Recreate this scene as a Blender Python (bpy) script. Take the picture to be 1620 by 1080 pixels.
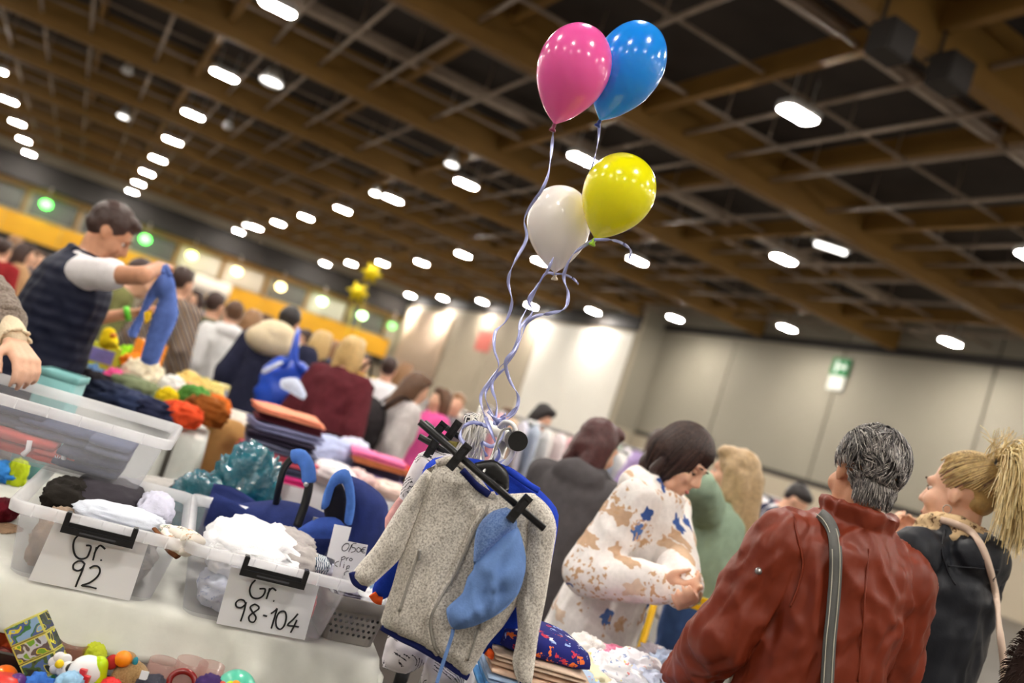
import bpy, bmesh, math, random
import numpy as np
from mathutils import Vector as V, Matrix, Euler, noise
from mathutils.geometry import delaunay_2d_cdt

for o in list(bpy.data.objects):
    bpy.data.objects.remove(o, do_unlink=True)
S = bpy.context.scene
COL = S.collection
rnd = random.Random(7)

# ------------------------------------------------------------------ camera
FPX = 1400.0
YAW, PITCH, ROLL = (math.radians(a) for a in (26.4, 4.19, 18.1))
CAM = V((0, 0, 1.45))
FW = V((math.sin(YAW)*math.cos(PITCH), math.cos(YAW)*math.cos(PITCH), math.sin(PITCH)))
HR = V((math.cos(YAW), -math.sin(YAW), 0))          # horizontal right of the view
HF = V((math.sin(YAW), math.cos(YAW), 0))           # horizontal forward of the view
UP0 = HR.cross(FW)
CR = HR*math.cos(ROLL) + UP0*math.sin(ROLL)
CU = -HR*math.sin(ROLL) + UP0*math.cos(ROLL)
cd = bpy.data.cameras.new('camera')
cam = bpy.data.objects.new('camera', cd)
COL.objects.link(cam)
m = Matrix((CR, CU, -FW)).transposed().to_4x4()
m.translation = CAM
cam.matrix_world = m
cd.sensor_width = 36.0
cd.lens = 36.0*FPX/1620.0
cd.clip_end = 300
cd.dof.use_dof = True
cd.dof.focus_distance = 2.05
cd.dof.aperture_fstop = 1.7
S.camera = cam

# ------------------------------------------------------------------ world and exposure
w = bpy.data.worlds.new('hall_ambient')
S.world = w
w.use_nodes = True
w.node_tree.nodes['Background'].inputs[0].default_value = (1.0, 0.95, 0.88, 1)
w.node_tree.nodes['Background'].inputs[1].default_value = 0.0
S.view_settings.view_transform = 'Standard'
S.view_settings.look = 'None'
S.view_settings.exposure = 0.68
S.view_settings.gamma = 1.0
S.view_settings.use_curve_mapping = False
LAMP = 235.0

# ------------------------------------------------------------------ pixel helpers (1620x1080)
def ray(px, py):
    return FW + CR*((px-810)/FPX) - CU*((py-540)/FPX)
def P(px, py, d):
    return CAM + ray(px, py)*d
def PZ(px, py, z):
    r = ray(px, py)
    return CAM + r*((z-CAM.z)/r.z)
def PY(px, py, y):
    r = ray(px, py)
    return CAM + r*(y/r.y)
def PX(px, py, x):
    r = ray(px, py)
    return CAM + r*(x/r.x)
def PP(px, py, d):                                   # on the upright plane facing the view, d metres ahead
    r = ray(px, py)
    return CAM + r*(d/r.dot(HF))

def to_px(p):
    q = V(p)-CAM; z = q.dot(FW)
    return (810+FPX*q.dot(CR)/z, 540-FPX*q.dot(CU)/z) if z > .05 else None

# ------------------------------------------------------------------ mesh helpers
class MB:
    def __init__(s):
        s.v = []; s.f = []; s.m = []; s.cur = 0
    def add(s, vs, fs):
        b = len(s.v)
        s.v += [V(p) for p in vs]
        for f in fs:
            s.f.append(tuple(i+b for i in f)); s.m.append(s.cur)
        return s
    def box(s, c, size, rot=None):
        hx, hy, hz = size[0]/2, size[1]/2, size[2]/2
        vs = [V((x*hx, y*hy, z*hz)) for z in (-1, 1) for y in (-1, 1) for x in (-1, 1)]
        if rot is not None: vs = [rot @ q for q in vs]
        c = V(c)
        return s.add([q+c for q in vs], [(0,2,3,1),(4,5,7,6),(0,1,5,4),(2,6,7,3),(0,4,6,2),(1,3,7,5)])
    def loft(s, rings, caps=True):
        n = len(rings[0]); vs = [p for r in rings for p in r]; fs = []
        for k in range(len(rings)-1):
            for i in range(n):
                j = (i+1) % n
                fs.append((k*n+i, k*n+j, (k+1)*n+j, (k+1)*n+i))
        if caps:
            fs.append(tuple(reversed(range(n))))
            fs.append(tuple((len(rings)-1)*n+i for i in range(n)))
        return s.add(vs, fs)
    def tube(s, pts, rad, n=8, caps=True, flat=1.0):
        pts = [V(p) for p in pts]
        if not hasattr(rad, '__len__'): rad = [rad]*len(pts)
        rings = []; up = None
        for i, p in enumerate(pts):
            t = (pts[min(i+1, len(pts)-1)] - pts[max(i-1, 0)])
            if t.length < 1e-9: t = V((0, 0, 1))
            t.normalize()
            if up is None:
                up = V((0, 0, 1)) if abs(t.z) < .9 else V((1, 0, 0))
            a = t.cross(up)
            if a.length < 1e-6: a = t.orthogonal()
            a.normalize(); up = a.cross(t)
            rings.append([p + a*(math.cos(2*math.pi*k/n)*rad[i]) + up*(math.sin(2*math.pi*k/n)*rad[i]*flat) for k in range(n)])
        return s.loft(rings, caps)
    def cap(s, a, b, ra, rb, n=10, m=4):               # rounded tapered limb
        a, b = V(a), V(b); d = b-a; L = d.length
        if L < 1e-6: d = V((0, 0, 1)); L = 1e-6
        d.normalize(); pts = []; rad = []
        for k in range(m+1):
            t = math.pi/2*k/m
            pts.append(a - d*ra*math.cos(t)); rad.append(max(ra*math.sin(t), ra*.02))
        for k in range(m+1):
            t = math.pi/2*k/m
            pts.append(b + d*rb*math.sin(t)); rad.append(max(rb*math.cos(t), rb*.02))
        x = d.orthogonal().normalized(); y = d.cross(x)
        return s.loft([[p + x*(math.cos(2*math.pi*i/n)*r) + y*(math.sin(2*math.pi*i/n)*r) for i in range(n)] for p, r in zip(pts, rad)])
    def ell(s, c, r, rot=None, n=16, m=10):
        c = V(c); rings = []
        for k in range(m+1):
            t = math.pi*(k+.001)/(m+.002); 
            ring = []
            for i in range(n):
                q = V((r[0]*math.sin(t)*math.cos(2*math.pi*i/n), r[1]*math.sin(t)*math.sin(2*math.pi*i/n), -r[2]*math.cos(t)))
                if rot is not None: q = rot @ q
                ring.append(c+q)
            rings.append(ring)
        return s.loft(rings)
    def lathe(s, prof, c=(0, 0, 0), n=24, rot=None):   # prof: (radius, height)
        c = V(c); rings = []
        for r, h in prof:
            ring = [V((r*math.cos(2*math.pi*i/n), r*math.sin(2*math.pi*i/n), h)) for i in range(n)]
            if rot is not None: ring = [rot @ q for q in ring]
            rings.append([q+c for q in ring])
        return s.loft(rings)
    def xf(s, fn):
        s.v = [V(fn(p)) for p in s.v]; return s
    def mesh(s, name):
        me = bpy.data.meshes.new(name)
        me.from_pydata([tuple(p) for p in s.v], [], s.f)
        if any(s.m): me.polygons.foreach_set('material_index', s.m)
        me.update()
        return me

FRAME = {}
def link(name, me, mats, parent=None, smooth=True, world=True):
    """one mesh object; with world=True the vertices are in world space and are moved into the parent's frame"""
    o = bpy.data.objects.new(name, me)
    COL.objects.link(o)
    if not isinstance(mats, (list, tuple)): mats = [mats]
    for k in mats: me.materials.append(k)
    if smooth: me.polygons.foreach_set('use_smooth', [True]*len(me.polygons))
    if parent is not None:
        if world:
            me.transform(FRAME[parent.name].inverted())
        o.parent = parent
        FRAME[o.name] = FRAME[parent.name].copy()
    else:
        FRAME[o.name] = Matrix.Identity(4)
    return o
def build(mb, name, mats, parent=None, smooth=True, world=True):
    return link(name, mb.mesh(name), mats, parent, smooth, world)
def top(mb, name, mats, label, cat, group=None, smooth=True, kind=None, base=None):
    """a thing that is one mesh, origin moved to its base"""
    o = build(mb, name, mats, None, smooth)
    if base is None:
        xs = [p.x for p in mb.v]; ys = [p.y for p in mb.v]
        base = V(((min(xs)+max(xs))/2, (min(ys)+max(ys))/2, min(p.z for p in mb.v)))
    o.data.transform(Matrix.Translation(-V(base))); o.location = base
    FRAME[o.name] = Matrix.Translation(base)
    return tag(o, label, cat, group, kind)
def tag(o, label=None, cat=None, group=None, kind=None):
    if label: o['label'] = label
    if cat: o['category'] = cat
    if group: o['group'] = group
    if kind: o['kind'] = kind
    return o
def thing(name, label, cat, loc, rz=0.0, group=None):
    o = bpy.data.objects.new(name, None); COL.objects.link(o)
    o.location = loc; o.rotation_euler = (0, 0, rz); o.empty_display_size = .1
    FRAME[o.name] = Matrix.Translation(V(loc)) @ Matrix.Rotation(rz, 4, 'Z')
    return tag(o, label, cat, group)
def struct(mb, name, mats, smooth=False):
    return tag(build(mb, name, mats, None, smooth), kind='structure')
def dup(o, parent, M=None):                            # copy of a part sharing its mesh
    c = o.copy(); COL.objects.link(c); c.parent = parent
    if M is not None: c.matrix_local = M
    return c
def fuse(mb, vox, it=4, fac=.5, name='fused'):
    """melt overlapping closed shapes into one continuous surface"""
    me = mb.mesh('tmp'); o = bpy.data.objects.new('tmp', me); COL.objects.link(o)
    r = o.modifiers.new('r', 'REMESH'); r.mode = 'VOXEL'; r.voxel_size = vox; r.adaptivity = 0
    if it:
        sm = o.modifiers.new('s', 'SMOOTH'); sm.iterations = it; sm.factor = fac
    dg = bpy.context.evaluated_depsgraph_get()
    res = bpy.data.meshes.new_from_object(o.evaluated_get(dg))
    res.name = name
    bpy.data.objects.remove(o, do_unlink=True); bpy.data.meshes.remove(me)
    return res
def cut(o, cutter):
    """real openings: take the cutter shapes (in the object's own space) out of its mesh"""
    cm = cutter.mesh('cut')
    for me in (cm, o.data):
        bm = bmesh.new(); bm.from_mesh(me); bmesh.ops.remove_doubles(bm, verts=bm.verts, dist=1e-6); bmesh.ops.recalc_face_normals(bm, faces=bm.faces); bm.to_mesh(me); bm.free()
    c = bpy.data.objects.new('cut', cm); COL.objects.link(c); t = bpy.data.objects.new('tmp', o.data); COL.objects.link(t)
    b = t.modifiers.new('b', 'BOOLEAN'); b.operation = 'DIFFERENCE'; b.object = c; b.solver = 'EXACT'
    res = bpy.data.meshes.new_from_object(t.evaluated_get(bpy.context.evaluated_depsgraph_get()))
    bpy.data.objects.remove(t, do_unlink=True); bpy.data.objects.remove(c, do_unlink=True)
    o.data = res
    o.data.polygons.foreach_set('use_smooth', [False]*len(o.data.polygons)); return o
def co(me):
    a = np.empty(len(me.vertices)*3); me.vertices.foreach_get('co', a); return a.reshape(-1, 3)
def no(me):
    a = np.empty(len(me.vertices)*3); me.vertices.foreach_get('normal', a); return a.reshape(-1, 3)
def setco(me, a):
    me.vertices.foreach_set('co', np.asarray(a).ravel()); me.update()
def wrinkle(me, amp, freq, seed=0.0, stretch=(1, 1, 1), fine=.35):
    """push the surface in and out like creased cloth"""
    a, n = co(me), no(me)
    s = V((seed*3.1, seed*1.7, seed*2.3))
    d = np.empty(len(a))
    for i, p in enumerate(a):
        q = V((p[0]*stretch[0], p[1]*stretch[1], p[2]*stretch[2]))*freq + s
        w1 = noise.noise_vector(q*.6)
        t = noise.noise(q + w1*.9)
        d[i] = (1-abs(t)*2.2) + fine*noise.noise(q*2.7 + w1)
    setco(me, a + n*(d*amp)[:, None])

# ------------------------------------------------------------------ materials
MC = {}
def lin(c):
    return tuple(((x/255)/12.92 if x/255 <= .04045 else (((x/255)+.055)/1.055)**2.4) for x in c)
def newmat(name):
    m = bpy.data.materials.new(name); m.use_nodes = True
    nt = m.node_tree
    return m, nt, nt.nodes['Principled BSDF']
def node(nt, kind, **kw):
    n = nt.nodes.new(kind)
    for k, v in kw.items():
        if k.startswith('i_'): n.inputs[int(k[2:])].default_value = v
        else: setattr(n, k, v)
    return n
def ramp(nt, src, stops, interp='LINEAR'):
    r = nt.nodes.new('ShaderNodeValToRGB'); r.color_ramp.interpolation = interp
    e = r.color_ramp.elements
    while len(e) < len(stops): e.new(.5)
    for x, (p, c) in zip(e, stops):
        x.position = p; x.color = (*c, 1)
    nt.links.new(src, r.inputs[0])
    return r.outputs[0]
def mat(name, rgb, rough=.8, bump=.0, scale=60.0, var=.12, metal=0.0, sheen=0.0, vscale=None, spec=.4, coat=0.0, detail=4, dist=.01):
    """plain stuff: base colour with slow variation and fine relief (rgb 0-255 as in the photo)"""
    if name in MC: return MC[name]
    m, nt, b = newmat(name)
    c = lin(rgb)
    tc = node(nt, 'ShaderNodeTexCoord')
    n1 = node(nt, 'ShaderNodeTexNoise'); n1.inputs['Scale'].default_value = vscale or scale*.15
    n1.inputs['Detail'].default_value = 3
    nt.links.new(tc.outputs['Object'], n1.inputs['Vector'])
    lo = tuple(max(0, x*(1-var)) for x in c); hi = tuple(min(1, x*(1+var)) for x in c)
    nt.links.new(ramp(nt, n1.outputs[0], [(.3, lo), (.7, hi)]), b.inputs['Base Color'])
    b.inputs['Roughness'].default_value = rough; b.inputs['Metallic'].default_value = metal
    b.inputs['Specular IOR Level'].default_value = spec
    if coat: b.inputs['Coat Weight'].default_value = coat
    if sheen: b.inputs['Sheen Weight'].default_value = sheen
    if bump:
        n2 = node(nt, 'ShaderNodeTexNoise'); n2.inputs['Scale'].default_value = scale; n2.inputs['Detail'].default_value = detail
        nt.links.new(tc.outputs['Object'], n2.inputs['Vector'])
        bp = node(nt, 'ShaderNodeBump'); bp.inputs['Strength'].default_value = bump; bp.inputs['Distance'].default_value = dist
        nt.links.new(n2.outputs[0], bp.inputs['Height']); nt.links.new(bp.outputs[0], b.inputs['Normal'])
    MC[name] = m
    return m
def cloth(name, rgb, var=.12, bump=.35, scale=220, sheen=.0, rough=.9):
    return mat('cloth_'+name, rgb, rough, bump, scale, var, sheen=sheen, spec=.2, dist=.003)
def emit(name, rgb, strength):
    if name in MC: return MC[name]
    m, nt, b = newmat(name)
    b.inputs['Base Color'].default_value = (*lin(rgb), 1)
    b.inputs['Emission Color'].default_value = (*lin(rgb), 1)
    b.inputs['Emission Strength'].default_value = strength
    MC[name] = m
    return m
def frosted(name, rgb, opacity=.3, rough=.25):
    """thin see-through polypropylene: partly clear, partly milky"""
    if name in MC: return MC[name]
    m, nt, b = newmat(name)
    b.inputs['Base Color'].default_value = (*lin(rgb), 1); b.inputs['Roughness'].default_value = rough
    tr = node(nt, 'ShaderNodeBsdfTransparent'); tr.inputs[0].default_value = (.97, .97, .98, 1)
    tl = node(nt, 'ShaderNodeBsdfTranslucent'); tl.inputs[0].default_value = (*lin(rgb), 1)
    m1 = node(nt, 'ShaderNodeMixShader'); m1.inputs[0].default_value = .45
    m2 = node(nt, 'ShaderNodeMixShader')
    tc = node(nt, 'ShaderNodeTexCoord'); nz = node(nt, 'ShaderNodeTexNoise'); nz.inputs['Scale'].default_value = 9
    nt.links.new(tc.outputs['Object'], nz.inputs['Vector'])
    mr = node(nt, 'ShaderNodeMapRange'); mr.inputs[3].default_value = opacity*.8; mr.inputs[4].default_value = opacity*1.2
    nt.links.new(nz.outputs[0], mr.inputs[0]); nt.links.new(mr.outputs[0], m2.inputs[0])
    out = nt.nodes['Material Output']
    nt.links.new(b.outputs[0], m1.inputs[1]); nt.links.new(tl.outputs[0], m1.inputs[2])
    nt.links.new(tr.outputs[0], m2.inputs[1]); nt.links.new(m1.outputs[0], m2.inputs[2])
    nt.links.new(m2.outputs[0], out.inputs[0])
    MC[name] = m
    return m
def speckle(name, a, b_, scale=300, lo=.42, hi=.6, rough=.95, bump=.5, sheen=.2):
    """melange / patterned cloth of two colours"""
    if name in MC: return MC[name]
    m, nt, b = newmat(name)
    tc = node(nt, 'ShaderNodeTexCoord'); n1 = node(nt, 'ShaderNodeTexNoise'); n1.inputs['Scale'].default_value = scale; n1.inputs['Detail'].default_value = 6; n1.inputs['Roughness'].default_value = .7
    nt.links.new(tc.outputs['Object'], n1.inputs['Vector'])
    nt.links.new(ramp(nt, n1.outputs[0], [(lo, lin(a)), (hi, lin(b_))]), b.inputs['Base Color'])
    b.inputs['Roughness'].default_value = rough; b.inputs['Specular IOR Level'].default_value = .2; b.inputs['Sheen Weight'].default_value = sheen
    bp = node(nt, 'ShaderNodeBump'); bp.inputs['Strength'].default_value = bump; bp.inputs['Distance'].default_value = .004
    nt.links.new(n1.outputs[0], bp.inputs['Height']); nt.links.new(bp.outputs[0], b.inputs['Normal'])
    MC[name] = m
    return m
def dotted(name, base, cols, scale=14, size=.28, petals=0, rand=1.0, keep=.7, flat=None):
    """printed cloth: spots or flowers scattered on a plain ground"""
    if name in MC: return MC[name]
    m, nt, b = newmat(name); L = nt.links.new
    tc = node(nt, 'ShaderNodeTexCoord'); vo = node(nt, 'ShaderNodeTexVoronoi'); vo.inputs['Scale'].default_value = scale; vo.inputs['Randomness'].default_value = rand
    nz = node(nt, 'ShaderNodeTexNoise'); nz.inputs['Scale'].default_value = scale*3
    mx = node(nt, 'ShaderNodeMix', data_type='VECTOR'); mx.inputs[0].default_value = .03
    L(tc.outputs['Object'], nz.inputs['Vector']); L(tc.outputs['Object'], mx.inputs[4]); L(nz.outputs[1], mx.inputs[5])
    src = mx.outputs[1]
    if flat:                                           # print laid on one plane: (u, z)
        s0 = node(nt, 'ShaderNodeSeparateXYZ'); L(src, s0.inputs[0]); u1 = node(nt, 'ShaderNodeMath', operation='MULTIPLY'); L(s0.outputs[0], u1.inputs[0]); u1.inputs[1].default_value = flat[0]
        u2 = node(nt, 'ShaderNodeMath', operation='MULTIPLY_ADD'); L(s0.outputs[1], u2.inputs[0]); u2.inputs[1].default_value = flat[1]; L(u1.outputs[0], u2.inputs[2])
        cb_ = node(nt, 'ShaderNodeCombineXYZ'); L(u2.outputs[0], cb_.inputs[0]); L(s0.outputs[2], cb_.inputs[2]); src = cb_.outputs[0]
        vs = node(nt, 'ShaderNodeCombineXYZ'); L(u2.outputs[0], vs.inputs[0]); L(s0.outputs[2], vs.inputs[1]); src = vs.outputs[0]; vo.voronoi_dimensions = '2D'
    L(src, vo.inputs['Vector'])
    dist = vo.outputs['Distance']
    if petals:
        sub = node(nt, 'ShaderNodeVectorMath', operation='SUBTRACT'); L(src, sub.inputs[0]); L(vo.outputs['Position'], sub.inputs[1])
        sp = node(nt, 'ShaderNodeSeparateXYZ'); L(sub.outputs[0], sp.inputs[0])
        ad = node(nt, 'ShaderNodeMath', operation='ADD'); L(sp.outputs[0], ad.inputs[0]); L(sp.outputs[1] if not flat else sp.outputs[2], ad.inputs[1])
        at = node(nt, 'ShaderNodeMath', operation='ARCTAN2'); L(sp.outputs[1 if flat else 2], at.inputs[0]); L(ad.outputs[0], at.inputs[1])
        mu = node(nt, 'ShaderNodeMath', operation='MULTIPLY'); L(at.outputs[0], mu.inputs[0]); mu.inputs[1].default_value = petals
        cs = node(nt, 'ShaderNodeMath', operation='COSINE'); L(mu.outputs[0], cs.inputs[0])
        ma = node(nt, 'ShaderNodeMath', operation='MULTIPLY_ADD'); L(cs.outputs[0], ma.inputs[0]); ma.inputs[1].default_value = -.2*size; L(dist, ma.inputs[2])
        dist = ma.outputs[0]
    lt = node(nt, 'ShaderNodeMath', operation='LESS_THAN'); L(dist, lt.inputs[0]); lt.inputs[1].default_value = size
    sc = node(nt, 'ShaderNodeSeparateColor'); L(vo.outputs['Color'], sc.inputs[0])
    kp = node(nt, 'ShaderNodeMath', operation='LESS_THAN'); L(sc.outputs[0], kp.inputs[0]); kp.inputs[1].default_value = keep
    mm = node(nt, 'ShaderNodeMath', operation='MULTIPLY'); L(lt.outputs[0], mm.inputs[0]); L(kp.outputs[0], mm.inputs[1])
    pc = ramp(nt, sc.outputs[1], [(i/len(cols), lin(c)) for i, c in enumerate(cols)], 'CONSTANT')
    cm = node(nt, 'ShaderNodeMix', data_type='RGBA'); L(mm.outputs[0], cm.inputs[0]); cm.inputs[6].default_value = (*lin(base), 1); L(pc, cm.inputs[7])
    L(cm.outputs[2], b.inputs['Base Color'])
    b.inputs['Roughness'].default_value = .9; b.inputs['Specular IOR Level'].default_value = .2
    MC[name] = m
    return m
def striped(name, cols, scale=20, axis='Z', rough=.9, dist=1.0):
    if name in MC: return MC[name]
    m, nt, b = newmat(name); L = nt.links.new
    tc = node(nt, 'ShaderNodeTexCoord'); wv = node(nt, 'ShaderNodeTexWave', bands_direction=axis); wv.inputs['Scale'].default_value = scale; wv.inputs['Distortion'].default_value = dist
    L(tc.outputs['Object'], wv.inputs['Vector'])
    L(ramp(nt, wv.outputs[0], [(i/len(cols), lin(c)) for i, c in enumerate(cols)], 'CONSTANT'), b.inputs['Base Color'])
    b.inputs['Roughness'].default_value = rough; b.inputs['Specular IOR Level'].default_value = .2
    MC[name] = m
    return m
# ================================================================== the hall
M_wood = mat('glulam_wood', (136, 102, 48), .6, .25, 9, .16, vscale=.6)
M_steel = mat('galvanised_steel', (165, 150, 135), .5, .1, 30, .12, metal=.2)
M_deck = mat('dark_roof_deck', (60, 54, 50), .8, .2, 5, .2)
M_wall = mat('grey_wall_panel', (150, 144, 130), .75, .05, 12, .05, vscale=.25)
M_wall2 = mat('white_wall_panel', (240, 236, 226), .6, .04, 12, .04, vscale=.25)
M_beige = mat('beige_wall', (180, 168, 148), .75, .04, 12, .05, vscale=.25)
M_dark = mat('dark_band', (48, 44, 42), .7, .1, 6, .2)
M_floor = mat('hall_floor', (84, 78, 72), .5, .1, 4, .15, vscale=.4)
M_yellow = mat('yellow_parapet', (228, 168, 38), .6, .05, 8, .08, vscale=.5)
M_lampbody = mat('lamp_housing', (210, 212, 214), .4, 0, 10, .03)
M_lamp = emit('lamp_glow', (255, 248, 238), LAMP)
M_lampdim = emit('tube_glow', (255, 250, 244), 3.0)

X0, X1, Y0, Y1 = -18.0, 29.5, -15.0, 80.0
ZB, ZD = 8.62, 9.95                                   # underside of the main beams / of the roof deck
struct(MB().box(((X0+X1)/2, (Y0+Y1)/2, -.05), (X1-X0+2, Y1-Y0+2, .1)), 'floor', M_floor)
ceil = struct(MB().box(((X0+X1)/2, (Y0+Y1)/2, ZD+.06), (X1-X0+2, Y1-Y0+2, .12)), 'ceiling', M_deck)
BEAMY = [9.75+7.9*k for k in range(-3, 9)]
LX = [-13.6, -5.4, 2.1, 10.7, 18.4, 26.7]
b0 = None
for y in BEAMY:
    if b0 is None:
        mb = MB()
        mb.box(((X0+X1)/2, 0, ZB+.62), (X1-X0, .26, 1.18)); mb.box(((X0+X1)/2, 0, ZB+.015), (X1-X0, .30, .03))
        b0 = build(mb, 'glulam_beam', M_wood, ceil, False); b0.location.y = y
    else:
        c = dup(b0, ceil); c.location.y = y
# purlins between the main beams, one beside every lamp row and one between
pu = pi = rd = cv = None
for k, y in enumerate(BEAMY[:-1]):
    ym = y+3.95
    for x in [q-.55 for q in LX]+[-9.6, -1.7, 6.3, 14.6, 22.5]:
        wide = any(abs(x+.55-q) < .01 for q in LX)
        if wide:
            if pu is None:
                pu = build(MB().box((0, 0, ZB+.62), (.2, 7.6, .46)), 'purlin', M_wood, ceil, False)
                c = pu
            else: c = dup(pu, ceil)
        else:
            if cv is None:
                cv = build(MB().box((0, 0, ZB+.95), (.16, 7.6, .5)), 'rafter', M_wood, ceil, False)
                c = cv
            else: c = dup(cv, ceil)
        c.location = (x, ym, 0)
    if y < 1: continue
    for x in [q+o for q in LX for o in (.65, 2.0, 3.5, 5.6)]:
        if x > X1-1: continue
        if pi is None:
            mb = MB().tube([(0, -3.75, ZB+.38), (0, 3.75, ZB+.38)], .055, 8)
            for q in (-2.4, 0, 2.4): mb.tube([(0, q, ZB+.38), (0, q, ZD)], .02, 6)
            pi = build(mb, 'steel_pipe', M_steel, ceil); c = pi
        else: c = dup(pi, ceil)
        c.location = (x, ym, 0)
    for q in (-2.5, -.2, 2.2):
        if rd is None:
            rd = build(MB().box(((X0+X1)/2, 0, ZB+.5), (X1-X0, .05, .07)), 'steel_rail', M_steel, ceil, False); c = rd
        else: c = dup(rd, ceil)
        c.location = (0, ym+q, 0)
for y in (9.75+2.0, 17.65+5.5, 25.5+2.2, 41.4+2.):
    mb = MB().tube([(X0, y, ZB+.95), (X1, y, ZB+.95)], .17, 12)
    build(mb, 'air_duct', M_steel, ceil)
# dark loudspeaker boxes hung from the nearest beam
for px, py in ((1398, 60), (1490, 110)):
    p = PY(px, py, 9.4)
    mb = MB().box((0, 0, .35), (.52, .4, .48)).box((0, -.21, .35), (.46, .02, .42)).tube([(0, .1, .58), (0, .2, .7), (0, .56, .7)], .03, 6).tube([(0, .3, .7), (0, .3, 2.3)], .03, 6)
    o = top(mb, 'hall_loudspeaker', M_dark, 'dark box loudspeaker hung from the roof beam, '+('nearer the balloons' if px < 1450 else 'farther from the balloons'), 'loudspeaker', 'loudspeakers under the roof', False)
    o.location = p - V((0, 0, .35))

# right wall: panels with recessed joints
wr = struct(MB().box((X1+.12, 11.2, 4.95), (.12, 60.5, 9.9)), 'wall_right', M_dark)
pw = 7.05
for k in range(-6, 4):
    ya = 20.95+pw*k; yb = min(ya+pw, 41.0)
    build(MB().box((X1+.03, (ya+yb)/2, 6.25), (.08, yb-ya-.09, 7.4)), 'wall_panel', M_wall, wr, False)
    build(MB().box((X1+.03, (ya+yb)/2, 1.15), (.08, yb-ya-.09, 2.3)), 'wall_panel', M_beige, wr, False)
XF = 27.7
wt = struct(MB().box(((X1+XF)/2+.1, 41.25, 4.95), (X1-XF+.3, .12, 9.9)), 'wall_return', M_wall)
build(MB().box(((X1+XF)/2, 41.18, 1.2), (1.5, .05, 2.4)), 'door_leaf', M_beige, wt, False)
wf = struct(MB().box((XF+.1, 61.0, 4.95), (.15, 40.0, 9.9)), 'wall_far_right', M_beige)
for ya, yb, mt_ in ((41.35, 46.7, M_wall2), (46.8, 52.2, M_wall2), (52.35, 59.5, M_beige), (59.6, 66.9, M_beige)):
    build(MB().box((XF, (ya+yb)/2, 4.2), (.08, yb-ya, 6.8)), 'wall_panel', mt_, wf, False)
struct(MB().box((XF-.04, 61.0, 8.3), (.1, 40.0, 1.0)), 'trim_1', M_dark)
struct(MB().box((X1-.06, 11.2, 8.6), (.1, 60.0, .35)), 'trim_2', M_dark)
struct(MB().box((X0-.1, (Y0+Y1)/2, 4.95), (.2, Y1-Y0+.4, 9.9)), 'wall_left', M_wall)
struct(MB().box(((X0+X1)/2, Y0-.1, 4.95), (X1-X0+.4, .2, 9.9)), 'wall_front', M_wall)
# striped curtain on the far right wall
mb = MB(); ring = []
for i in range(121):
    y = 67.3+10.5*i/120
    ring.append((XF-.145+.09*math.sin(i*1.05), y))
for k in range(120):
    a, b = ring[k], ring[k+1]
    mb.add([(a[0], a[1], 1.7), (b[0], b[1], 1.7), (b[0], b[1], 7.3), (a[0], a[1], 7.3), (a[0]+.03, a[1], 1.7), (b[0]+.03, b[1], 1.7), (b[0]+.03, b[1], 7.3), (a[0]+.03, a[1], 7.3)], [(0, 3, 2, 1), (4, 5, 6, 7), (2, 3, 7, 6), (0, 1, 5, 4)])
top(mb, 'stage_curtain', cloth('curtain', (228, 205, 182)), 'pale peach pleated curtain high on the far side wall', 'curtain')
top(MB().box((XF-.06, 60.2, 5.7), (.04, 2.6, 1.6)).box((XF-.09, 60.2, 5.9), (.02, 1.6, .35)), 'wall_sign', mat('red_sign', (205, 110, 100), .6, 0, 10, .03), 'small faded red sign on the beige side wall', 'sign', smooth=False)
# emergency exit sign on the right wall: green pictogram over a white plate
ex = thing('exit_sign', 'green exit sign above a white plate on the grey wall', 'sign', (X1-.05, 27.9, 6.55))
build(MB().box((X1-.12, 27.9, 7.62), (.14, .95, .78)), 'green_plate', mat('exit_green', (30, 120, 66), .5, 0, 10, .03), ex, False)
build(MB().box((X1-.12, 27.9, 6.9), (.1, .85, .62)), 'white_plate', mat('plate_white', (225, 228, 220), .5, 0, 10, .03), ex, False)
mk = MB().box((X1-.2, 28.05, 7.62), (.01, .14, .5)).box((X1-.2, 27.75, 7.62), (.01, .42, .09))
mk.add([(X1-.2, 27.48, 7.62), (X1-.2, 27.66, 7.80), (X1-.2, 27.66, 7.44)], [(0, 1, 2)])
build(mk, 'pictogram', mat('sign_white', (235, 245, 238), .5, 0, 10, .02), ex, False)

# back wall with gallery
wb = struct(MB().box(((X0+X1)/2, Y1+.2, 4.95), (X1-X0, .3, 9.9)), 'wall_back', M_beige)
build(MB().box(((X0+XF)/2, Y1-.4, 7.5), (XF-X0, 1.2, 1.9)), 'dark_fascia', M_dark, wb, False)
build(MB().box(((X0+XF)/2, Y1-.2, 6.3), (XF-X0, .7, .4)), 'timber_beam', M_wood, wb, False)
build(MB().box(((X0+XF)/2, Y1-.3, 2.0), (XF-X0, 1.0, .5)), 'gallery_slab', M_dark, wb, False)
par = None
for k in range(11):
    x = X0+2.05+4.1*k
    if par is None: par = build(MB().box((0, Y1-1.0, 3.2), (4.06, .12, 1.75)), 'parapet_panel', M_yellow, wb, False); c = par
    else: c = dup(par, wb)
    c.location.x = x
M_glass = mat('dark_glazing', (96, 96, 92), .25, 0, 5, .1)
M_shelf = mat('white_shutter', (206, 200, 188), .6, 0, 5, .05)
wp = post = None
for k in range(12):
    x = -14.4+3.9*k
    if x > XF-1: break
    wm = M_shelf if k in (6, 7, 9) else M_glass
    build(MB().box((x, Y1-.02, 5.15), (3.3, .1, 1.7)), 'window_pane', wm, wb, False)
    build(MB().box((x+1.85, Y1-.1, 5.2), (.22, .3, 2.0)), 'post', M_wood, wb, False)
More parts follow.
